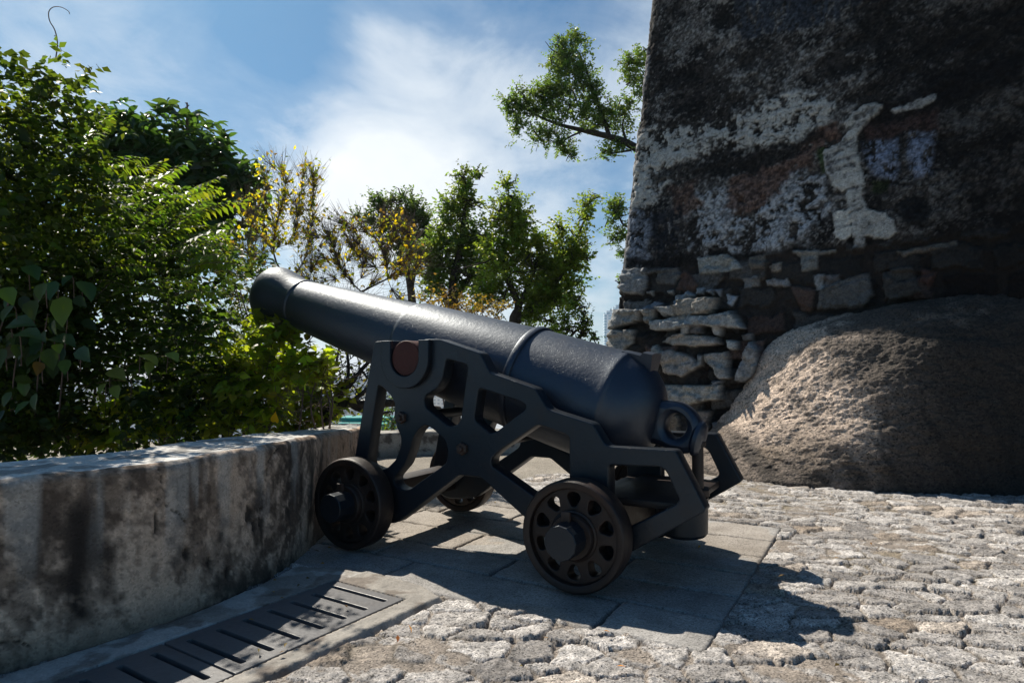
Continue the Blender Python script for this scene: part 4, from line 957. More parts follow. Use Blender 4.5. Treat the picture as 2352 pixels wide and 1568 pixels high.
def vary(base, n, v=.25, hue=.12):
    base = np.asarray(base); k = 1 + v * rng.normal(size=(n, 1)); h = 1 + hue * rng.normal(size=(n, 3)); return np.clip(base * np.clip(k, .35, 2) * h, .004, .9)
def blobs(lst, Y, squash=.8):
    """[(px, py, r px[, Y])] -> centres (n,3), radii (n,)"""
    C = []; R = []
    for q in lst:
        yy = q[3] if len(q) > 3 else Y
        C.append(at(q[0], q[1], yy)); R.append(q[2] * yy / 1470.)
    return np.array(C), np.array(R)
def in_blob(C, R, n, dep=.9, shell=.5):
    i = rng.choice(len(C), n, p=R ** 2 / (R ** 2).sum()); d = rdir(n); r = rng.random(n) ** (1 / 3. * shell * 1.2)
    d = d * np.array([1, dep, 1]); return C[i] + d * (R[i] * r)[:, None], i, d
def shoots(lv, C, R, n, length, nleaf, L, W, base, up=.4, out=.8, sag=.25, spread=.7, dep=.9, shell=.6, stems=None, v=.25, flat=.5, stem_r=.003, Lv=.25, keep=None):
    """n leafy twigs inside blobs; leaves alternate along each twig"""
    P, i, d = in_blob(C, R, n, dep, shell)
    D = unit(d * out + rng.normal(size=(n, 3)) * .35 + np.array([0, 0, up])); ln = length * (.6 + .8 * rng.random(n))
    col = vary(base, n, v * .8, .08)
    for k in range(nleaf):
        t = (k + .5) / nleaf
        pos = P + D * (ln * (t - .3))[:, None] + np.array([0, 0, -1]) * (sag * ln * t * t)[:, None]
        dd = unit(D + np.array([0, 0, -2 * sag * t]))
        side = unit(np.cross(dd, np.array([0, 0, 1.]) + .2 * rng.normal(size=(n, 3)))) * (1 if k % 2 else -1)
        ld = unit(dd * (1 - spread) + side * spread + rng.normal(size=(n, 3)) * .25 + np.array([0, 0, -.15]))
        nn = unit(np.array([0, 0, 1.]) * flat + rng.normal(size=(n, 3)) * (1 - flat) + .001)
        s = 1 - Lv * rng.random(n)
        m = np.ones(n, bool) if keep is None else keep(pos)
        lv.add(pos[m], ld[m], nn[m], (L * s)[m], (W * s)[m], np.clip(col * (1 + .12 * rng.normal(size=(n, 1))), .004, 1)[m])
    if stems is not None:
        for j in range(0, n):
            pts = [P[j] + D[j] * ln[j] * (t - .3) + np.array([0, 0, -sag * ln[j] * t * t]) for t in (0, .5, 1)]
            stems.tube(pts, (stem_r, stem_r * .8, stem_r * .4), 3, False)
def subclump(C, R, k, f, up=.25):
    d = rdir(len(C) * k) + np.array([0, 0, up]); Cc = np.repeat(C, k, 0); Rr = np.repeat(R, k)
    return Cc + unit(d) * (Rr * (.45 + .5 * rng.random(len(Rr))))[:, None], Rr * f * (.7 + .6 * rng.random(len(Rr)))
def limb(mb, pts, r0, r1, n=7, wob=.03):
    P = catmull([tuple(p) for p in pts], 6); rr = np.linspace(r0, r1, len(P)); P = P + rng.normal(size=P.shape) * (wob * rr)[:, None]
    mb.tube(P, rr, n)
PAR_OUT = None
def outside(pos):
    """leaves stay outside the parapet (they may lean a little over its outer edge above the top)"""
    x, y, z = pos[:, 0], pos[:, 1], pos[:, 2]
    xi = np.interp(y, [1.1, 1.7, 2.15, 2.5, 2.95, 3.3, 5], [-2.75, -2.1, -1.66, -1.37, -1.19, -1.13, -1.2])
    ov = xi - x
    return (y > 5.35) | (ov > .42 + .10 * rng.random(len(x))) | ((ov > .12) & (z > .80 + .2 * rng.random(len(x)))) 

# --- vine covered tree, far left
GV = (.042, .068, .012)
r = empty('vine_tree', at(40, 1010, 4.6)); r.location.z = float(hill_z(r.location.x, r.location.y))
def setparent(o, r): o.parent = r; o.matrix_parent_inverse = Matrix.Translation(-r.location)
C, R = blobs([(60, 210, 80), (150, 180, 60), (20, 280, 110), (190, 270, 55), (90, 380, 130), (30, 500, 140), (160, 480, 110), (210, 390, 60), (-60, 400, 160), (60, 620, 150, 4.4), (-80, 650, 180, 4.3), (30, 760, 140, 4.4), (-60, 880, 170, 4.2), (60, 900, 120, 4.4)], 3.75)
lv = Leaves(); st = MB()
shoots(lv, C, R, 900, .17, 7, .060, .038, GV, up=.15, out=.6, stems=None, v=.35, keep=outside)
shoots(lv, C, R, 700, .18, 7, .080, .052, (.024, .044, .010), up=.1, out=.6, v=.3, keep=outside)
C2, R2 = blobs([(60, 330, 120), (30, 500, 140), (150, 480, 90), (50, 650, 150), (20, 800, 150), (-60, 600, 200)], 4.5)
shoots(lv, C2, R2, 700, .26, 6, .075, .045, (.025, .045, .010), keep=outside)
setparent(lv.build('crown', LEAF4, M['leaf']), r)
for k in range(9): 
    x0 = -40 + 28 * k; limb(st, [at(x0 + 30, 1040, 5.6), at(x0 + rng.normal() * 55, 880, 5.3), at(x0 + rng.normal() * 45, 600, 5.0), at(x0 + 20 + rng.normal() * 40, 330 + 20 * k, 4.5)], .02, .006)
setparent(st.build('trunk', M['bark'], None, 3), r)
st = MB(); pts = [at(x, y, 4.4) for x, y in ((128, 135), (132, 100), (126, 70), (114, 48), (112, 28), (122, 17), (140, 17), (157, 26), (160, 33))]
P = catmull([tuple(p) for p in pts], 5); st.tube(P, np.linspace(.0045, .0022, len(P)), 5)
for (x, y, x2, y2) in ((133, 105, 142, 118), (133, 108, 128, 114), (130, 85, 124, 84)): st.tube([at(x, y, 4.4), at((x + x2) / 2, (y + y2) / 2 - 3, 4.4), at(x2, y2, 4.4)], .0022, 4)
setparent(st.build('tendril', M['twig'], None, 3), r)
tag(r, 'tall tree smothered in small leaved vines at the left edge, a curling tendril above it', 'tree')

# --- broad leaved dark tree behind
r = empty('broadleaf_tree', at(380, 1000, 8.8)); r.location.z = float(hill_z(r.location.x, r.location.y))
C, R = blobs([(290, 330, 75), (360, 340, 80), (440, 350, 75), (500, 380, 75), (545, 400, 48), (330, 420, 110), (430, 450, 110), (510, 460, 75), (560, 440, 28), (260, 400, 90), (240, 310, 50), (545, 505, 40), (380, 560, 110), (480, 560, 70)], 8.5)
lv = Leaves(); C, R = subclump(C, R, 9, .42)
shoots(lv, C, R, 640, .46, 8, .215, .086, (.040, .080, .028), up=.25, sag=.55, spread=.65, v=.22, flat=.7)
setparent(lv.build('crown', LEAFB, M['leaf_dark']), r); st = MB()
limb(st, [at(380, 1100, 8.8), at(390, 800, 8.8), at(380, 560, 8.7), at(370, 360, 8.6)], .12, .03)
for (x, y) in ((280, 380), (470, 380), (530, 430), (330, 300)): limb(st, [at(385, 620, 8.7), at((385 + x) / 2, (560 + y) / 2, 8.6), at(x, y, 8.5)], .04, .01)
setparent(st.build('trunk', M['bark'], None, 3), r)
tag(r, 'dark tree of long drooping glossy leaves rising behind the bushes, left of the bare tree', 'tree')
# dry stalk above it
st = MB(); st.tube([at(431, 320, 8.3), at(430, 275, 8.3), at(430, 236, 8.3)], (.022, .017, .010), 4)
for k in range(12):
    y = 240 + k * 5.2; sx = 1 if k % 2 else -1; st.tube([at(430, y, 8.3), at(430 + sx * (4 + k * .25), y - 4, 8.3)], (.010, .007), 3)
setparent(st.build('flower_stalk', M['twig'], None, 3), r)

# --- sprays of feather shaped leaves
r = empty('feather_leaf_shrub', at(300, 1020, 4.4)); r.location.z = float(hill_z(r.location.x, r.location.y))
lv = Leaves(); st = MB()
def spray(p0, p1, sag, npair, L, W, c, flatn=None):
    p0 = np.array(p0); p1 = np.array(p1); ln = np.linalg.norm(p1 - p0); ts = np.linspace(.12, 1, npair)
    pts = np.array([p0 + (p1 - p0) * t + np.array([0, 0, -sag * ln * t * t + sag * ln * t * .6]) for t in ts])
    ax_ = unit(np.gradient(pts, axis=0)); nrm = unit(np.array([0, 0, 1.]) + rng.normal(size=3) * .35); side = unit(np.cross(ax_, nrm))
    for sg in (1, -1):
        s = (.65 + .6 * np.sin(np.linspace(.35, 2.9, npair))) ; n = npair
        D = side * sg + ax_ * .45 + np.array([0, 0, -.45]) + rng.normal(size=(n, 3)) * .12
        lv.add(pts, D, np.broadcast_to(nrm, (n, 3)) + rng.normal(size=(n, 3)) * .25, L * s, W * s, vary(c, n, .15, .08))
    lv.add(pts[-1:], ax_[-1:], nrm[None], L, W, vary(c, 1)); st.tube([p0] + list(pts[::3]) + [pts[-1]], .0025, 3, False)
for (x0, y0, x1, y1) in [(400, 470, 500, 420), (390, 520, 560, 440), (330, 560, 470, 500), (360, 600, 520, 540), (300, 480, 420, 440), (280, 430, 400, 410), (250, 520, 380, 470), (300, 600, 420, 570), (420, 560, 545, 510), (200, 560, 330, 520), (230, 620, 350, 600), (420, 620, 540, 590),
                         (170, 470, 280, 440), (330, 440, 400, 380), (230, 390, 330, 350), (430, 600, 535, 575), (350, 650, 470, 640), (250, 680, 370, 650), (400, 680, 510, 660), (200, 340, 250, 260), (570, 775, 618, 735)]:
    for k in range(2 if x1 < 600 else 1):
        j = rng.normal(size=4) * 14 * (k > 0); Y = 3.95 + rng.normal() * .15 + .25 * k
        if x1 > 600: Y = 4.30
        spray(at(x0 + j[0], y0 + j[1], Y + .05), at(x1 + j[2], y1 + j[3], Y - .1), .25, 11, .062, .026, (.085, .135, .018) if rng.random() < .7 else (.05, .095, .02))
for k in range(150):
    x = rng.uniform(140, 450); y = rng.uniform(430, 900); 
    if y < 300 + (x - 150) * .35: continue
    Y = rng.uniform(4.1, 4.9); a = rng.normal() * .5
    spray(at(x, y, Y), at(x + 95 * math.cos(a), y - 45 + 70 * math.sin(a), Y - .15 * rng.random()), .3, 9, .062, .028, (.042, .082, .018))
setparent(lv.build('foliage', LEAF4, M['leaf']), r); setparent(st.build('stem', M['twig'], None, 3), r)
tag(r, 'shrub of bright feathery sprays with paired leaflets arching right in the middle of the hedge', 'shrub')

# --- dark bush filling the hedge
r = empty('hedge_bush', at(250, 1030, 5.0)); r.location.z = float(hill_z(r.location.x, r.location.y))
C, R = blobs([(300, 640, 130), (170, 720, 140), (420, 690, 120), (250, 850, 150), (100, 850, 150), (440, 810, 100), (380, 900, 100), (570, 700, 70, 6.0), (60, 960, 110), (560, 630, 60, 6.0), (520, 780, 70, 5.6), (480, 910, 80), (-60, 960, 160), (-150, 800, 200), (330, 540, 90), (150, 590, 110)] + [(x, 1000, 60, 4.7) for x in range(-150, 480, 70)], 4.4)
lv = Leaves(); st = MB()
shoots(lv, C, R, 1000, .2, 7, .076, .046, (.022, .042, .013), up=.2, v=.3, keep=outside)
C3, R3 = blobs([(180, 700, 160), (320, 760, 160), (120, 860, 160), (420, 830, 110), (240, 600, 110)], 5.1)
shoots(lv, C3, R3, 420, .3, 7, .10, .055, (.022, .04, .012), keep=outside)
setparent(lv.build('foliage', LEAF4, M['leaf']), r)
for k in range(26):
    x = rng.uniform(-50, 600); limb(st, [at(x, 1030, 5.1), at(x + rng.normal() * 30, 860, 5.0), at(x + rng.normal() * 60, 660, 5.0)], .014, .004, 5)
setparent(st.build('stem', M['twig'], None, 3), r)
tag(r, 'dense dark green bush of small leaves filling the hedge behind the parapet', 'bush')

# undergrowth on the slope below the terrace
C, R = blobs([(x, 960 + 25 * (k % 2), 75, 6.2 + .5 * (k % 3)) for k, x in enumerate(range(-420, 470, 45))], 6.5)
lv = Leaves(); shoots(lv, C, R, 520, .3, 7, .085, .05, (.028, .05, .014), up=.5, v=.3)
tag(lv.build('undergrowth', LEAF4, M['leaf']), kind='stuff')
# --- plant with large heart shaped leaves, lower left
r = empty('large_leaf_plant', at(60, 1000, 3.7)); r.location.z = float(hill_z(r.location.x, r.location.y))
lv = Leaves(); st = MB()
for (x, y, x2, y2, s, c) in [(146, 680, 140, 752, .125, 0), (185, 645, 214, 690, .12, 1), (165, 632, 140, 655, .10, 1), (70, 690, 76, 735, .10, 2), (100, 650, 88, 690, .10, 2), (128, 645, 110, 690, .09, 1), (150, 825, 148, 860, .11, 2), (40, 790, 38, 822, .09, 2), (120, 775, 175, 790, .11, 1),
                             (130, 790, 136, 810, .08, 0), (40, 765, 95, 772, .11, 1), (20, 745, 80, 742, .10, 1), (110, 800, 122, 850, .10, 2), (10, 660, 30, 700, .10, 0), (5, 800, -5, 850, .11, 2), (90, 830, 85, 862, .07, 3), (60, 610, 90, 640, .09, 1), (180, 800, 205, 830, .08, 1), (30, 700, 0, 740, .10, 2),
                             (320, 815, 365, 835, .09, 4), (345, 830, 338, 860, .08, 4), (385, 810, 410, 828, .07, 4), (250, 850, 290, 870, .08, 4), (262, 885, 270, 915, .09, 4), (300, 870, 335, 872, .07, 0), (240, 880, 228, 905, .08, 4)]:
    Y = 3.45 + .08 * rng.normal() if x < 220 else 3.75
    p = np.array(at(x, y, Y)); q = np.array(at(x2, y2, Y - .06)); D = q - p
    nn = np.array([.1, -.55, .8]) + rng.normal(size=3) * .25
    L = max(np.linalg.norm(D) * .95, s * .62)
    cc = [(.10, .15, .015), (.035, .075, .03), (.055, .085, .018), (.12, .07, .015), (.15, .20, .05)][c]
    lv.add(p[None], D[None], nn[None], np.array([L]), np.array([L * .60]), vary(cc, 1, .1, .05))
    st.tube([p, p + np.array([-.03, .06, -.02]), p + np.array([-.08, .14, -.12])], .003, 4, False)
P, i, d = in_blob(*blobs([(60, 720, 120), (120, 820, 90), (20, 850, 110), (-60, 760, 140)], 3.65), 70)
m = outside(P); P = P[m]; n = len(P)
lv.add(P, unit(np.array([.1, -.3, -.8]) + rng.normal(size=(n, 3)) * .5), np.array([0, -.5, .8]) + rng.normal(size=(n, 3)) * .4, .10, .062, vary((.03, .055, .016), n))
setparent(lv.build('foliage', LEAFB, M['leaf_dark']), r)
for k in range(4): limb(st, [at(-30 + 55 * k, 960, 4.2), at(-20 + 55 * k, 840, 3.9), at(20 + 45 * k, 690 + 15 * k, 3.6)], .006, .003, 5)
setparent(st.build('stem', M['twig'], None, 3), r)
tag(r, 'plant with large veined heart shaped leaves hanging at the lower left of the hedge', 'plant')

# --- sunlit shrub under the barrel
r = empty('leafy_shrub', at(620, 1005, 4.5)); r.location.z = float(hill_z(r.location.x, r.location.y))
C, R = blobs([(560, 830, 60), (640, 800, 60), (700, 830, 60), (740, 890, 48), (690, 910, 70), (610, 890, 80), (540, 920, 80), (650, 960, 50), (460, 920, 70), (390, 950, 60), (480, 960, 50), (600, 770, 40), (660, 755, 30), (530, 860, 60), (330, 960, 50), (240, 980, 50)], 4.55)
lv = Leaves(); st = MB()
shoots(lv, C, R, 520, .24, 6, .078, .058, (.12, .17, .022), up=.6, spread=.6, v=.35, stems=st, flat=.55, stem_r=.0025, keep=outside)
C, R = blobs([(600, 880, 90), (520, 920, 90), (690, 900, 70)], 4.9)
shoots(lv, C, R, 80, .26, 6, .08, .06, (.04, .07, .016), keep=outside)
p = np.array(at(632, 968, 4.3)); lv.add(p[None], np.array([[.1, -.3, .6]]), np.array([[0, -.9, .3]]), .075, .06, np.array([[.42, .28, .01]]))
setparent(lv.build('foliage', HEART, M['leaf']), r)
for k in range(16):
    x = rng.uniform(420, 760); limb(st, [at(x, 1005, 4.7), at(x + rng.normal() * 20, 920, 4.6), at(x + rng.normal() * 40, 820, 4.6)], .008, .003, 5)
setparent(st.build('stem', M['twig'], None, 3), r)
tag(r, 'sunlit yellow green shrub of broad pointed leaves below the cannon muzzle', 'shrub')

r = empty('leafy_shrub', at(700, 1010, 5.7)); r.location.z = float(hill_z(r.location.x, r.location.y))
C, R = blobs([(750, 950, 34), (735, 890, 46), (690, 940, 55), (640, 980, 40), (715, 975, 36), (600, 980, 36), (700, 880, 40)], 5.7)
lv = Leaves(); st = MB(); shoots(lv, C, R, 170, .26, 6, .088, .064, (.13, .175, .024), up=.6, spread=.6, v=.35, stems=st, flat=.55, stem_r=.003)
setparent(lv.build('foliage', HEART, M['leaf']), r)
for k in range(9): limb(st, [r.location + Vector(rng.normal(size=3) * .08), (r.location + Vector(C[k % 7])) / 2, C[k % 7]], .010, .004, 5)
setparent(st.build('stem', M['twig'], None, 3), r)
tag(r, 'lower bright leaved shrub at the end of the parapet, left of the carriage upright', 'shrub')
# fallen leaves on the paving
rng = np.random.default_rng(77)
lv = Leaves(); n = 70; k = np.arange(n); X = np.where(k < 34, rng.uniform(-1.1, -.2, n), rng.uniform(-.2, 3.2, n)); Y = np.where(k < 34, rng.uniform(2.2, 3.6, n), rng.uniform(2.1, 5.0, n))
ok = ~((X > -.9) & (X < .9) & (Y > 2.9) & (Y < 4.6)); X, Y = X[ok], Y[ok]; n = len(X)
lv.add(np.stack([X, Y, np.full(n, .022)], -1), unit(rng.normal(size=(n, 3)) * np.array([1, 1, .15])), np.array([0, 0, 1.]) + rng.normal(size=(n, 3)) * .3, rng.uniform(.018, .034, n), rng.uniform(.008, .016, n), vary((.16, .10, .04), n, .4))
tag(lv.build('fallen_leaves', LEAF4, M['leaf_yel']), kind='stuff')
# --- bare trees with a few yellow leaves (space colonisation)
def colonise(root, att, D=.11, infl=.9, kill=.16, trunk=None, it=260, bias=(0, 0, .25)):
    nodes = [np.array(p) for p in root]; par = [-1] + list(range(len(root) - 1)); A = att.copy(); bias = np.array(bias)
    N = np.array(nodes)
    for _ in range(it):
        if not len(A): break
        dd = np.linalg.norm(A[:, None] - N[None], axis=2); j = dd.argmin(1); dm = dd[np.arange(len(A)), j]
        ok = dm < infl
        if not ok.any(): ok = dm < dm.min() + .05
        new = []; pr = []
        for q in np.unique(j[ok]):
            v = unit((A[ok & (j == q)] - N[q])).sum(0); v = unit(v + bias * .6 + rng.normal(size=3) * .12); new.append(N[q] + v * D); pr.append(q)
        N2 = np.array(new); dup_ = np.linalg.norm(N2[:, None] - N[None], axis=2).min(1) > D * .3
        if not dup_.any(): break
        par += [p for p, k in zip(pr, dup_) if k]; N = np.vstack([N, N2[dup_]])
        A = A[np.linalg.norm(A[:, None] - N2[dup_][None], axis=2).min(1) > kill]
    return N, np.array(par)
def tree_tubes(mb, N, par, rtip, rmax, p=2.3, n=4):
    w = np.zeros(len(N)); kids = [[] for _ in N]
    for i, q in enumerate(par):
        if q >= 0: kids[q].append(i)
    for i in range(len(N) - 1, -1, -1):
        w[i] = rtip ** p if not kids[i] else sum(w[k] for k in kids[i])
    r = np.minimum(w ** (1 / p), rmax)
    for i in range(len(N)):
        for c0 in kids[i]:
            if i > 0 and c0 == max(kids[i], key=lambda k: w[k]): continue
            pts = [N[i]]; rr = [r[c0]]; c = c0
            while True:
                pts.append(N[c]); rr.append(r[c])
                if not kids[c]: break
                c = max(kids[c], key=lambda k: w[k])
            mb.tube(pts, rr, n if rr[0] > .006 else 3, False)
    return r, kids
def bare_tree(name, rootpts, bl, Y, natt, leafn, label, seed, dep=.5, yel=.5, twig=.0021, fringe=2400, bias=(0, 0, .25), rmax=.07):
    global rng
    rng = np.random.default_rng(seed)
    r = empty(name, at(*rootpts[0])); C, R = blobs(bl, Y); A, _, _ = in_blob(C, R, natt, dep, 1.0)
    N, par_ = colonise([np.array(at(*q)) for q in rootpts], A, bias=bias)
    mb = MB(); rad, kids = tree_tubes(mb, N, par_, .0042, rmax)
    tips = np.array([i for i in range(len(N)) if not kids[i]]); ends = np.array([i for i in range(1, len(N)) if rad[i] < .012])
    # fine twiglets
    sel = rng.choice(ends, fringe); P0 = N[sel]; pd_ = unit(P0 - N[par_[sel]] + 1e-6); Dt = unit(pd_ + rng.normal(size=(fringe, 3)) * .5 + np.array([0, 0, .35])); ln = .14 + .22 * rng.random(fringe)
    for k in range(fringe):
        a = P0[k]; c = a + Dt[k] * ln[k]; mb.tube([a, a * .5 + c * .5 + rng.normal(size=3) * .012, c], (twig, twig * .8, twig * .5), 3, False)
    setparent(mb.build('trunk', M['twig'], None, 3), r)
    lv = Leaves(); sel = rng.integers(0, fringe, leafn); t = rng.random(leafn); P = P0[sel] + Dt[sel] * (ln[sel] * t)[:, None]
    pal = np.array([(.34, .30, .015), (.22, .25, .025), (.14, .20, .025), (.13, .09, .03), (.52, .42, .015)]); c = pal[rng.choice(5, leafn, p=[yel * .35, .25, .55 - yel * .5, .20 - yel * .1, yel * .25] / np.sum([yel * .35, .25, .55 - yel * .5, .20 - yel * .1, yel * .25]))]
    lv.add(P, unit(rng.normal(size=(leafn, 3)) + np.array([0, 0, -.4])), rdir(leafn), .058 * (.6 + .6 * rng.random(leafn)), .036 * (.6 + .6 * rng.random(leafn)), c * (1 + .2 * rng.normal(size=(leafn, 1))).clip(.4, 1.6))
    setparent(lv.build('foliage', LEAF4, M['leaf_yel']), r)
    tag(r, label, 'tree'); return r
bare_tree('bare_tree', [(690, 1020, 7.0), (680, 900, 7.0), (668, 780, 7.0), (660, 640, 7.0)],
          [(620, 380, 30), (640, 440, 55), (700, 430, 45), (600, 500, 65), (680, 520, 70), (720, 390, 14), (610, 590, 75), (720, 590, 40), (560, 640, 60), (640, 680, 70), (560, 740, 60), (620, 800, 60), (520, 600, 45)], 7.0, 760, 2300,
          'half bare tree with fine upright twigs and yellowing leaves, left above the cannon muzzle', 11, yel=.55)
bare_tree('bare_tree', [(720, 1030, 6.6), (760, 900, 6.6), (790, 740, 6.6), (830, 670, 6.6), (890, 640, 6.6)],
          [(760, 560, 50), (820, 560, 60), (880, 560, 55), (930, 560, 40), (800, 630, 60), (870, 620, 55), (930, 620, 40), (900, 690, 40), (760, 640, 50), (720, 660, 50), (840, 700, 50), (960, 590, 22), (850, 520, 30)], 6.6, 620, 1100,
          'low spreading tree of bare twigs and yellow leaves just above the barrel chase', 12, yel=.7)
# dark limbs between barrel and parapet belong to a thicker, nearly leafless tree
rng = np.random.default_rng(21)
r = empty('gnarled_tree', at(770, 1020, 6.0)); st = MB()
for pts, a, b_ in (([(700, 1030, 5.6), (780, 935, 5.7), (840, 930, 5.8), (930, 925, 6.0), (1010, 940, 6.2)], .05, .03), ([(740, 960, 5.7), (790, 900, 5.7), (830, 850, 5.8), (880, 800, 5.9)], .035, .012), ([(790, 935, 5.7), (830, 905, 5.7), (870, 870, 5.8), (930, 860, 5.9)], .025, .01),
                   ([(770, 920, 5.7), (800, 860, 5.8), (800, 800, 5.9), (830, 740, 6.0)], .02, .008), ([(830, 850, 5.8), (850, 870, 5.8), (880, 850, 5.9)], .012, .005), ([(800, 930, 5.7), (850, 950, 5.8), (900, 945, 5.9)], .02, .008)):
    limb(st, [at(*q) for q in pts], a, b_, 7, .12)
for k in range(170):
    x = rng.uniform(760, 900); y = rng.uniform(780, 940); Y = rng.uniform(5.6, 6.2); a = rng.uniform(-.4, 2.2); l = rng.uniform(20, 55)
    p = at(x, y, Y); q = at(x + l * math.cos(a), y - l * math.sin(a), Y); mmid = (p + q) / 2 + Vector(rng.normal(size=3) * .015); st.tube([p, mmid, q], (.006, .004, .002), 3, False)
setparent(st.build('trunk', M['bark'], None, 3), r)
lv = Leaves(); n = 120; P = np.array([at(rng.uniform(740, 880), rng.uniform(800, 960), rng.uniform(5.6, 6.2)) for _ in range(n)])
lv.add(P, rdir(n), rdir(n), .055, .035, vary((.12, .15, .02), n)); setparent(lv.build('foliage', LEAF4, M['leaf']), r)
tag(r, 'gnarled dark limbs of a nearly leafless tree between the barrel and the parapet', 'tree')

# --- fig trees beyond the terrace
rng = np.random.default_rng(31)
def fig(name, bl, Y, trunks, n, label, base=(.080, .125, .032), L=.086, W=.050, root=None, twl=.42, mix=None, zfree=True, per=12, dep=.8):
    C, R = blobs(bl, Y); r = empty(name, root); lv = Leaves(); st = MB()
    Cs, Rs = subclump(C, R * 1.06, 7, .34)
    shoots(lv, Cs, Rs, int(n * 1.75), twl * .85, per, L, W, base, up=.7, out=.8, sag=.10, spread=.55, v=.3, flat=.45, dep=dep, shell=.75)
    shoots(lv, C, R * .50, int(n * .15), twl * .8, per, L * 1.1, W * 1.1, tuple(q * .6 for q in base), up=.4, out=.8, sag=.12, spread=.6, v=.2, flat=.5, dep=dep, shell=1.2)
    for pts, a, b_ in trunks: limb(st, [at(*q) for q in pts], a, b_)
    # twigs carrying the clumps
    sel = rng.choice(len(C), min(90, len(C) * 5))
    for k in sel:
        p = C[k] + rng.normal(size=3) * R[k] * .3; q = C[k] + rng.normal(size=3) * R[k] * .75 + np.array([0, 0, R[k] * .3]); st.tube([p, (p + q) / 2 + rng.normal(size=3) * .05, q], (.022, .014, .006), 4, False)
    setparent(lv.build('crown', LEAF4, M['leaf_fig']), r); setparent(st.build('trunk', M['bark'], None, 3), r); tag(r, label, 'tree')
def groot(px, Y): p = at(px, 900, Y); return Vector((p.x, p.y, float(hill_z(p.x, p.y))))
Y = 13.0
fig('fig_tree', [(1075, 430, 26), (1100, 400, 14), (1055, 460, 34), (1040, 500, 34), (1060, 400, 18), (1085, 470, 28), (1060, 545, 50), (1010, 560, 40), (1100, 560, 45), (1000, 610, 50), (1060, 620, 55), (1020, 680, 45), (980, 640, 30), (1110, 640, 40), (960, 590, 28)], Y,
    [([(1040, 1000, Y), (1050, 800, Y), (1040, 660, Y), (1060, 560, Y), (1070, 440, Y)], .16, .03), ([(1045, 760, Y), (1010, 650, Y), (970, 580, Y)], .07, .02), ([(1042, 690, Y), (1100, 600, Y), (1110, 540, Y)], .06, .02)], 620,
    'tall dark fig tree with upswept crown, left of the bushy bright one', root=groot(1040, Y))
Y = 12.0
fig('fig_tree', [(1165, 430, 17), (1175, 455, 20), (1190, 475, 22), (1150, 485, 24), (1195, 505, 24), (1170, 520, 36), (1140, 510, 20), (1180, 570, 45), (1220, 600, 45), (1250, 580, 34), (1130, 600, 45), (1170, 640, 55), (1240, 650, 52), (1290, 610, 44), (1320, 570, 32), (1310, 630, 40), (1330, 540, 22), (1345, 500, 18), (1355, 470, 16), (1365, 452, 10), (1290, 540, 16), (1285, 520, 12), (1285, 680, 42), (1210, 700, 55), (1140, 690, 40), (1320, 700, 26), (1260, 730, 40), (1100, 690, 32), (1345, 590, 14)], Y,
    [([(1190, 1000, Y), (1185, 860, Y), (1180, 740, Y), (1190, 700, Y), (1160, 620, Y), (1165, 500, Y)], .15, .025), ([(1185, 740, Y), (1250, 680, Y), (1300, 610, Y), (1340, 510, Y)], .08, .02), ([(1185, 720, Y), (1220, 640, Y), (1240, 580, Y)], .06, .02), ([(1185, 790, Y), (1260, 770, Y), (1320, 750, Y), (1350, 775, Y)], .04, .012)], 960,
    'bushy fig tree in bright leaf standing right behind the middle of the barrel', base=(.11, .16, .03), root=groot(1190, Y))
fig('fig_tree', [(1325, 700, 15), (1345, 742, 14), (1335, 770, 18), (1305, 760, 18), (1362, 782, 9), (1340, 720, 10), (1295, 740, 15), (1366, 765, 7)], 11.0,
    [([(1290, 1000, 11), (1290, 860, 11), (1300, 790, 11), (1340, 750, 11), (1370, 790, 11)], .05, .01)], 46, 'thin drooping fig sapling with sparse leaves just left of the tower blocks', base=(.07, .115, .02), root=groot(1290, 11), L=.075, W=.04)
Y = 15.0
fig('fig_tree', [(862, 460, 16), (880, 475, 20), (905, 460, 14), (925, 460, 16), (950, 480, 22), (900, 500, 30), (940, 510, 32), (970, 520, 26), (880, 520, 24), (850, 505, 16), (825, 500, 12), (930, 560, 34), (970, 570, 28), (985, 545, 20), (920, 600, 26), (890, 560, 24)], Y,
    [([(940, 1000, Y), (950, 780, Y), (940, 640, Y), (910, 540, Y), (870, 470, Y)], .14, .03), ([(945, 660, Y), (960, 560, Y), (930, 470, Y)], .06, .02)], 420,
    'darkest fig tree, leaning left behind the bare twigs above the barrel', base=(.055, .090, .030), root=groot(940, Y))
Y = 15.0
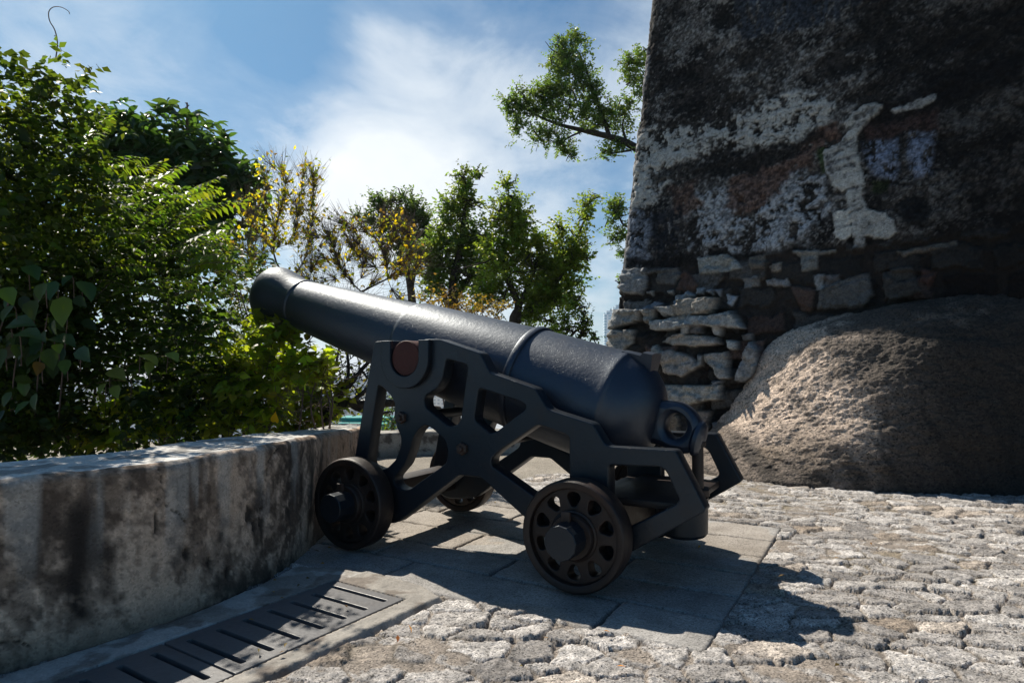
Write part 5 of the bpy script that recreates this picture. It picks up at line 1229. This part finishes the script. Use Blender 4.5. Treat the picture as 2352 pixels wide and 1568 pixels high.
fig('fig_tree', [(1290, 105, 16), (1330, 95, 18), (1275, 130, 22), (1310, 130, 30), (1355, 120, 14), (1300, 165, 30), (1340, 160, 26), (1270, 155, 16), (1330, 205, 38), (1360, 230, 30), (1290, 215, 34), (1250, 205, 18), (1235, 225, 26), (1190, 205, 12), (1180, 245, 26), (1210, 255, 30), (1165, 235, 12), (1250, 260, 36), (1300, 265, 38), (1350, 270, 34), (1390, 260, 22), (1195, 290, 22), (1230, 300, 26), (1180, 300, 14), (1270, 320, 24), (1300, 335, 20), (1315, 360, 10), (1380, 285, 20), (1410, 290, 22), (1430, 260, 22), (1445, 240, 14), (1405, 345, 20), (1430, 340, 18), (1390, 355, 16), (1450, 300, 14), (1450, 150, 26), (1475, 130, 22), (1455, 185, 20), (1480, 190, 20), (1440, 160, 12), (1470, 215, 14),
                 (1410, 470, 20), (1420, 500, 24), (1400, 510, 14), (1430, 540, 22), (1410, 555, 18), (1425, 580, 16), (1440, 600, 10), (1425, 650, 7), (1437, 655, 9)], Y,
    [([(1700, 900, 17), (1640, 600, 16.5), (1560, 420, 16), (1460, 340, Y), (1400, 315, Y), (1340, 300, Y), (1280, 285, Y), (1220, 260, Y)], .15, .02), ([(1400, 315, Y), (1385, 270, Y), (1360, 200, Y), (1330, 120, Y)], .06, .015), ([(1440, 330, Y), (1430, 290, Y), (1440, 250, Y)], .04, .012), ([(1340, 300, Y), (1300, 320, Y), (1290, 340, Y)], .03, .01),
     ([(1450, 345, Y), (1420, 350, Y), (1400, 352, Y)], .03, .01), ([(1560, 420, 16), (1500, 480, Y), (1440, 520, Y), (1415, 480, Y)], .06, .015), ([(1560, 400, 16), (1500, 250, Y), (1470, 170, Y)], .06, .015)], 1050,
    'great fig tree reaching a leafy limb out from behind the fortress corner', base=(.072, .120, .034), root=groot(1700, 17), L=.085, W=.045, dep=.6)
# low autumn scrub and a small bush beyond the terrace
def scrub(name, bl, Y, n, label, base, L, W, root, cat='bush', mt='leaf_yel'):
    C, R = blobs(bl, Y); r = empty(name, root); lv = Leaves(); st = MB(); shoots(lv, C, R, n, .28, 8, L, W, base, up=.6, v=.35, stems=st, flat=.4, stem_r=.004)
    for k in range(len(C)): limb(st, [Vector(root) + Vector(rng.normal(size=3) * .1), (Vector(root) + Vector(C[k])) / 2, C[k]], .02, .006, 5)
    setparent(lv.build('foliage', LEAF4, M[mt]), r); setparent(st.build('stem', M['twig'], None, 3), r); tag(r, label, cat)
scrub('scrub_bush', [(985, 690, 22), (1030, 690, 26), (1070, 700, 30), (1110, 700, 30), (1140, 715, 24), (1090, 720, 30), (1050, 720, 30), (1010, 715, 26)], 9.5, 130, 'rusty and yellow leaved scrub peeping over the top of the barrel', (.11, .085, .02), .06, .036, groot(1060, 9.5))
scrub('scrub_bush', [(905, 955, 24), (915, 985, 24), (885, 990, 20), (900, 930, 14)], 9.2, 60, 'small green bush behind the far low wall, framed by the gun carriage', (.055, .10, .02), .055, .035, groot(905, 9.2), mt='leaf')

# ------------------------------------------------------------------ hazy air over the city
hz = bpy.data.materials.new('haze'); hz.use_nodes = True; nt = hz.node_tree; nt.nodes.remove(nt.nodes['Principled BSDF'])
pv = nd(nt, 'ShaderNodeVolumePrincipled', i_Density=.00024); pv.inputs['Color'].default_value = (.80, .88, .97, 1); pv.inputs['Anisotropy'].default_value = .35
lk(nt, pv.outputs[0], nt.nodes['Material Output'].inputs['Volume'])
b = MB(); b.box((0, 900, 28), (3400, 2100, 190)); tag(b.build('haze', hz), kind='stuff')
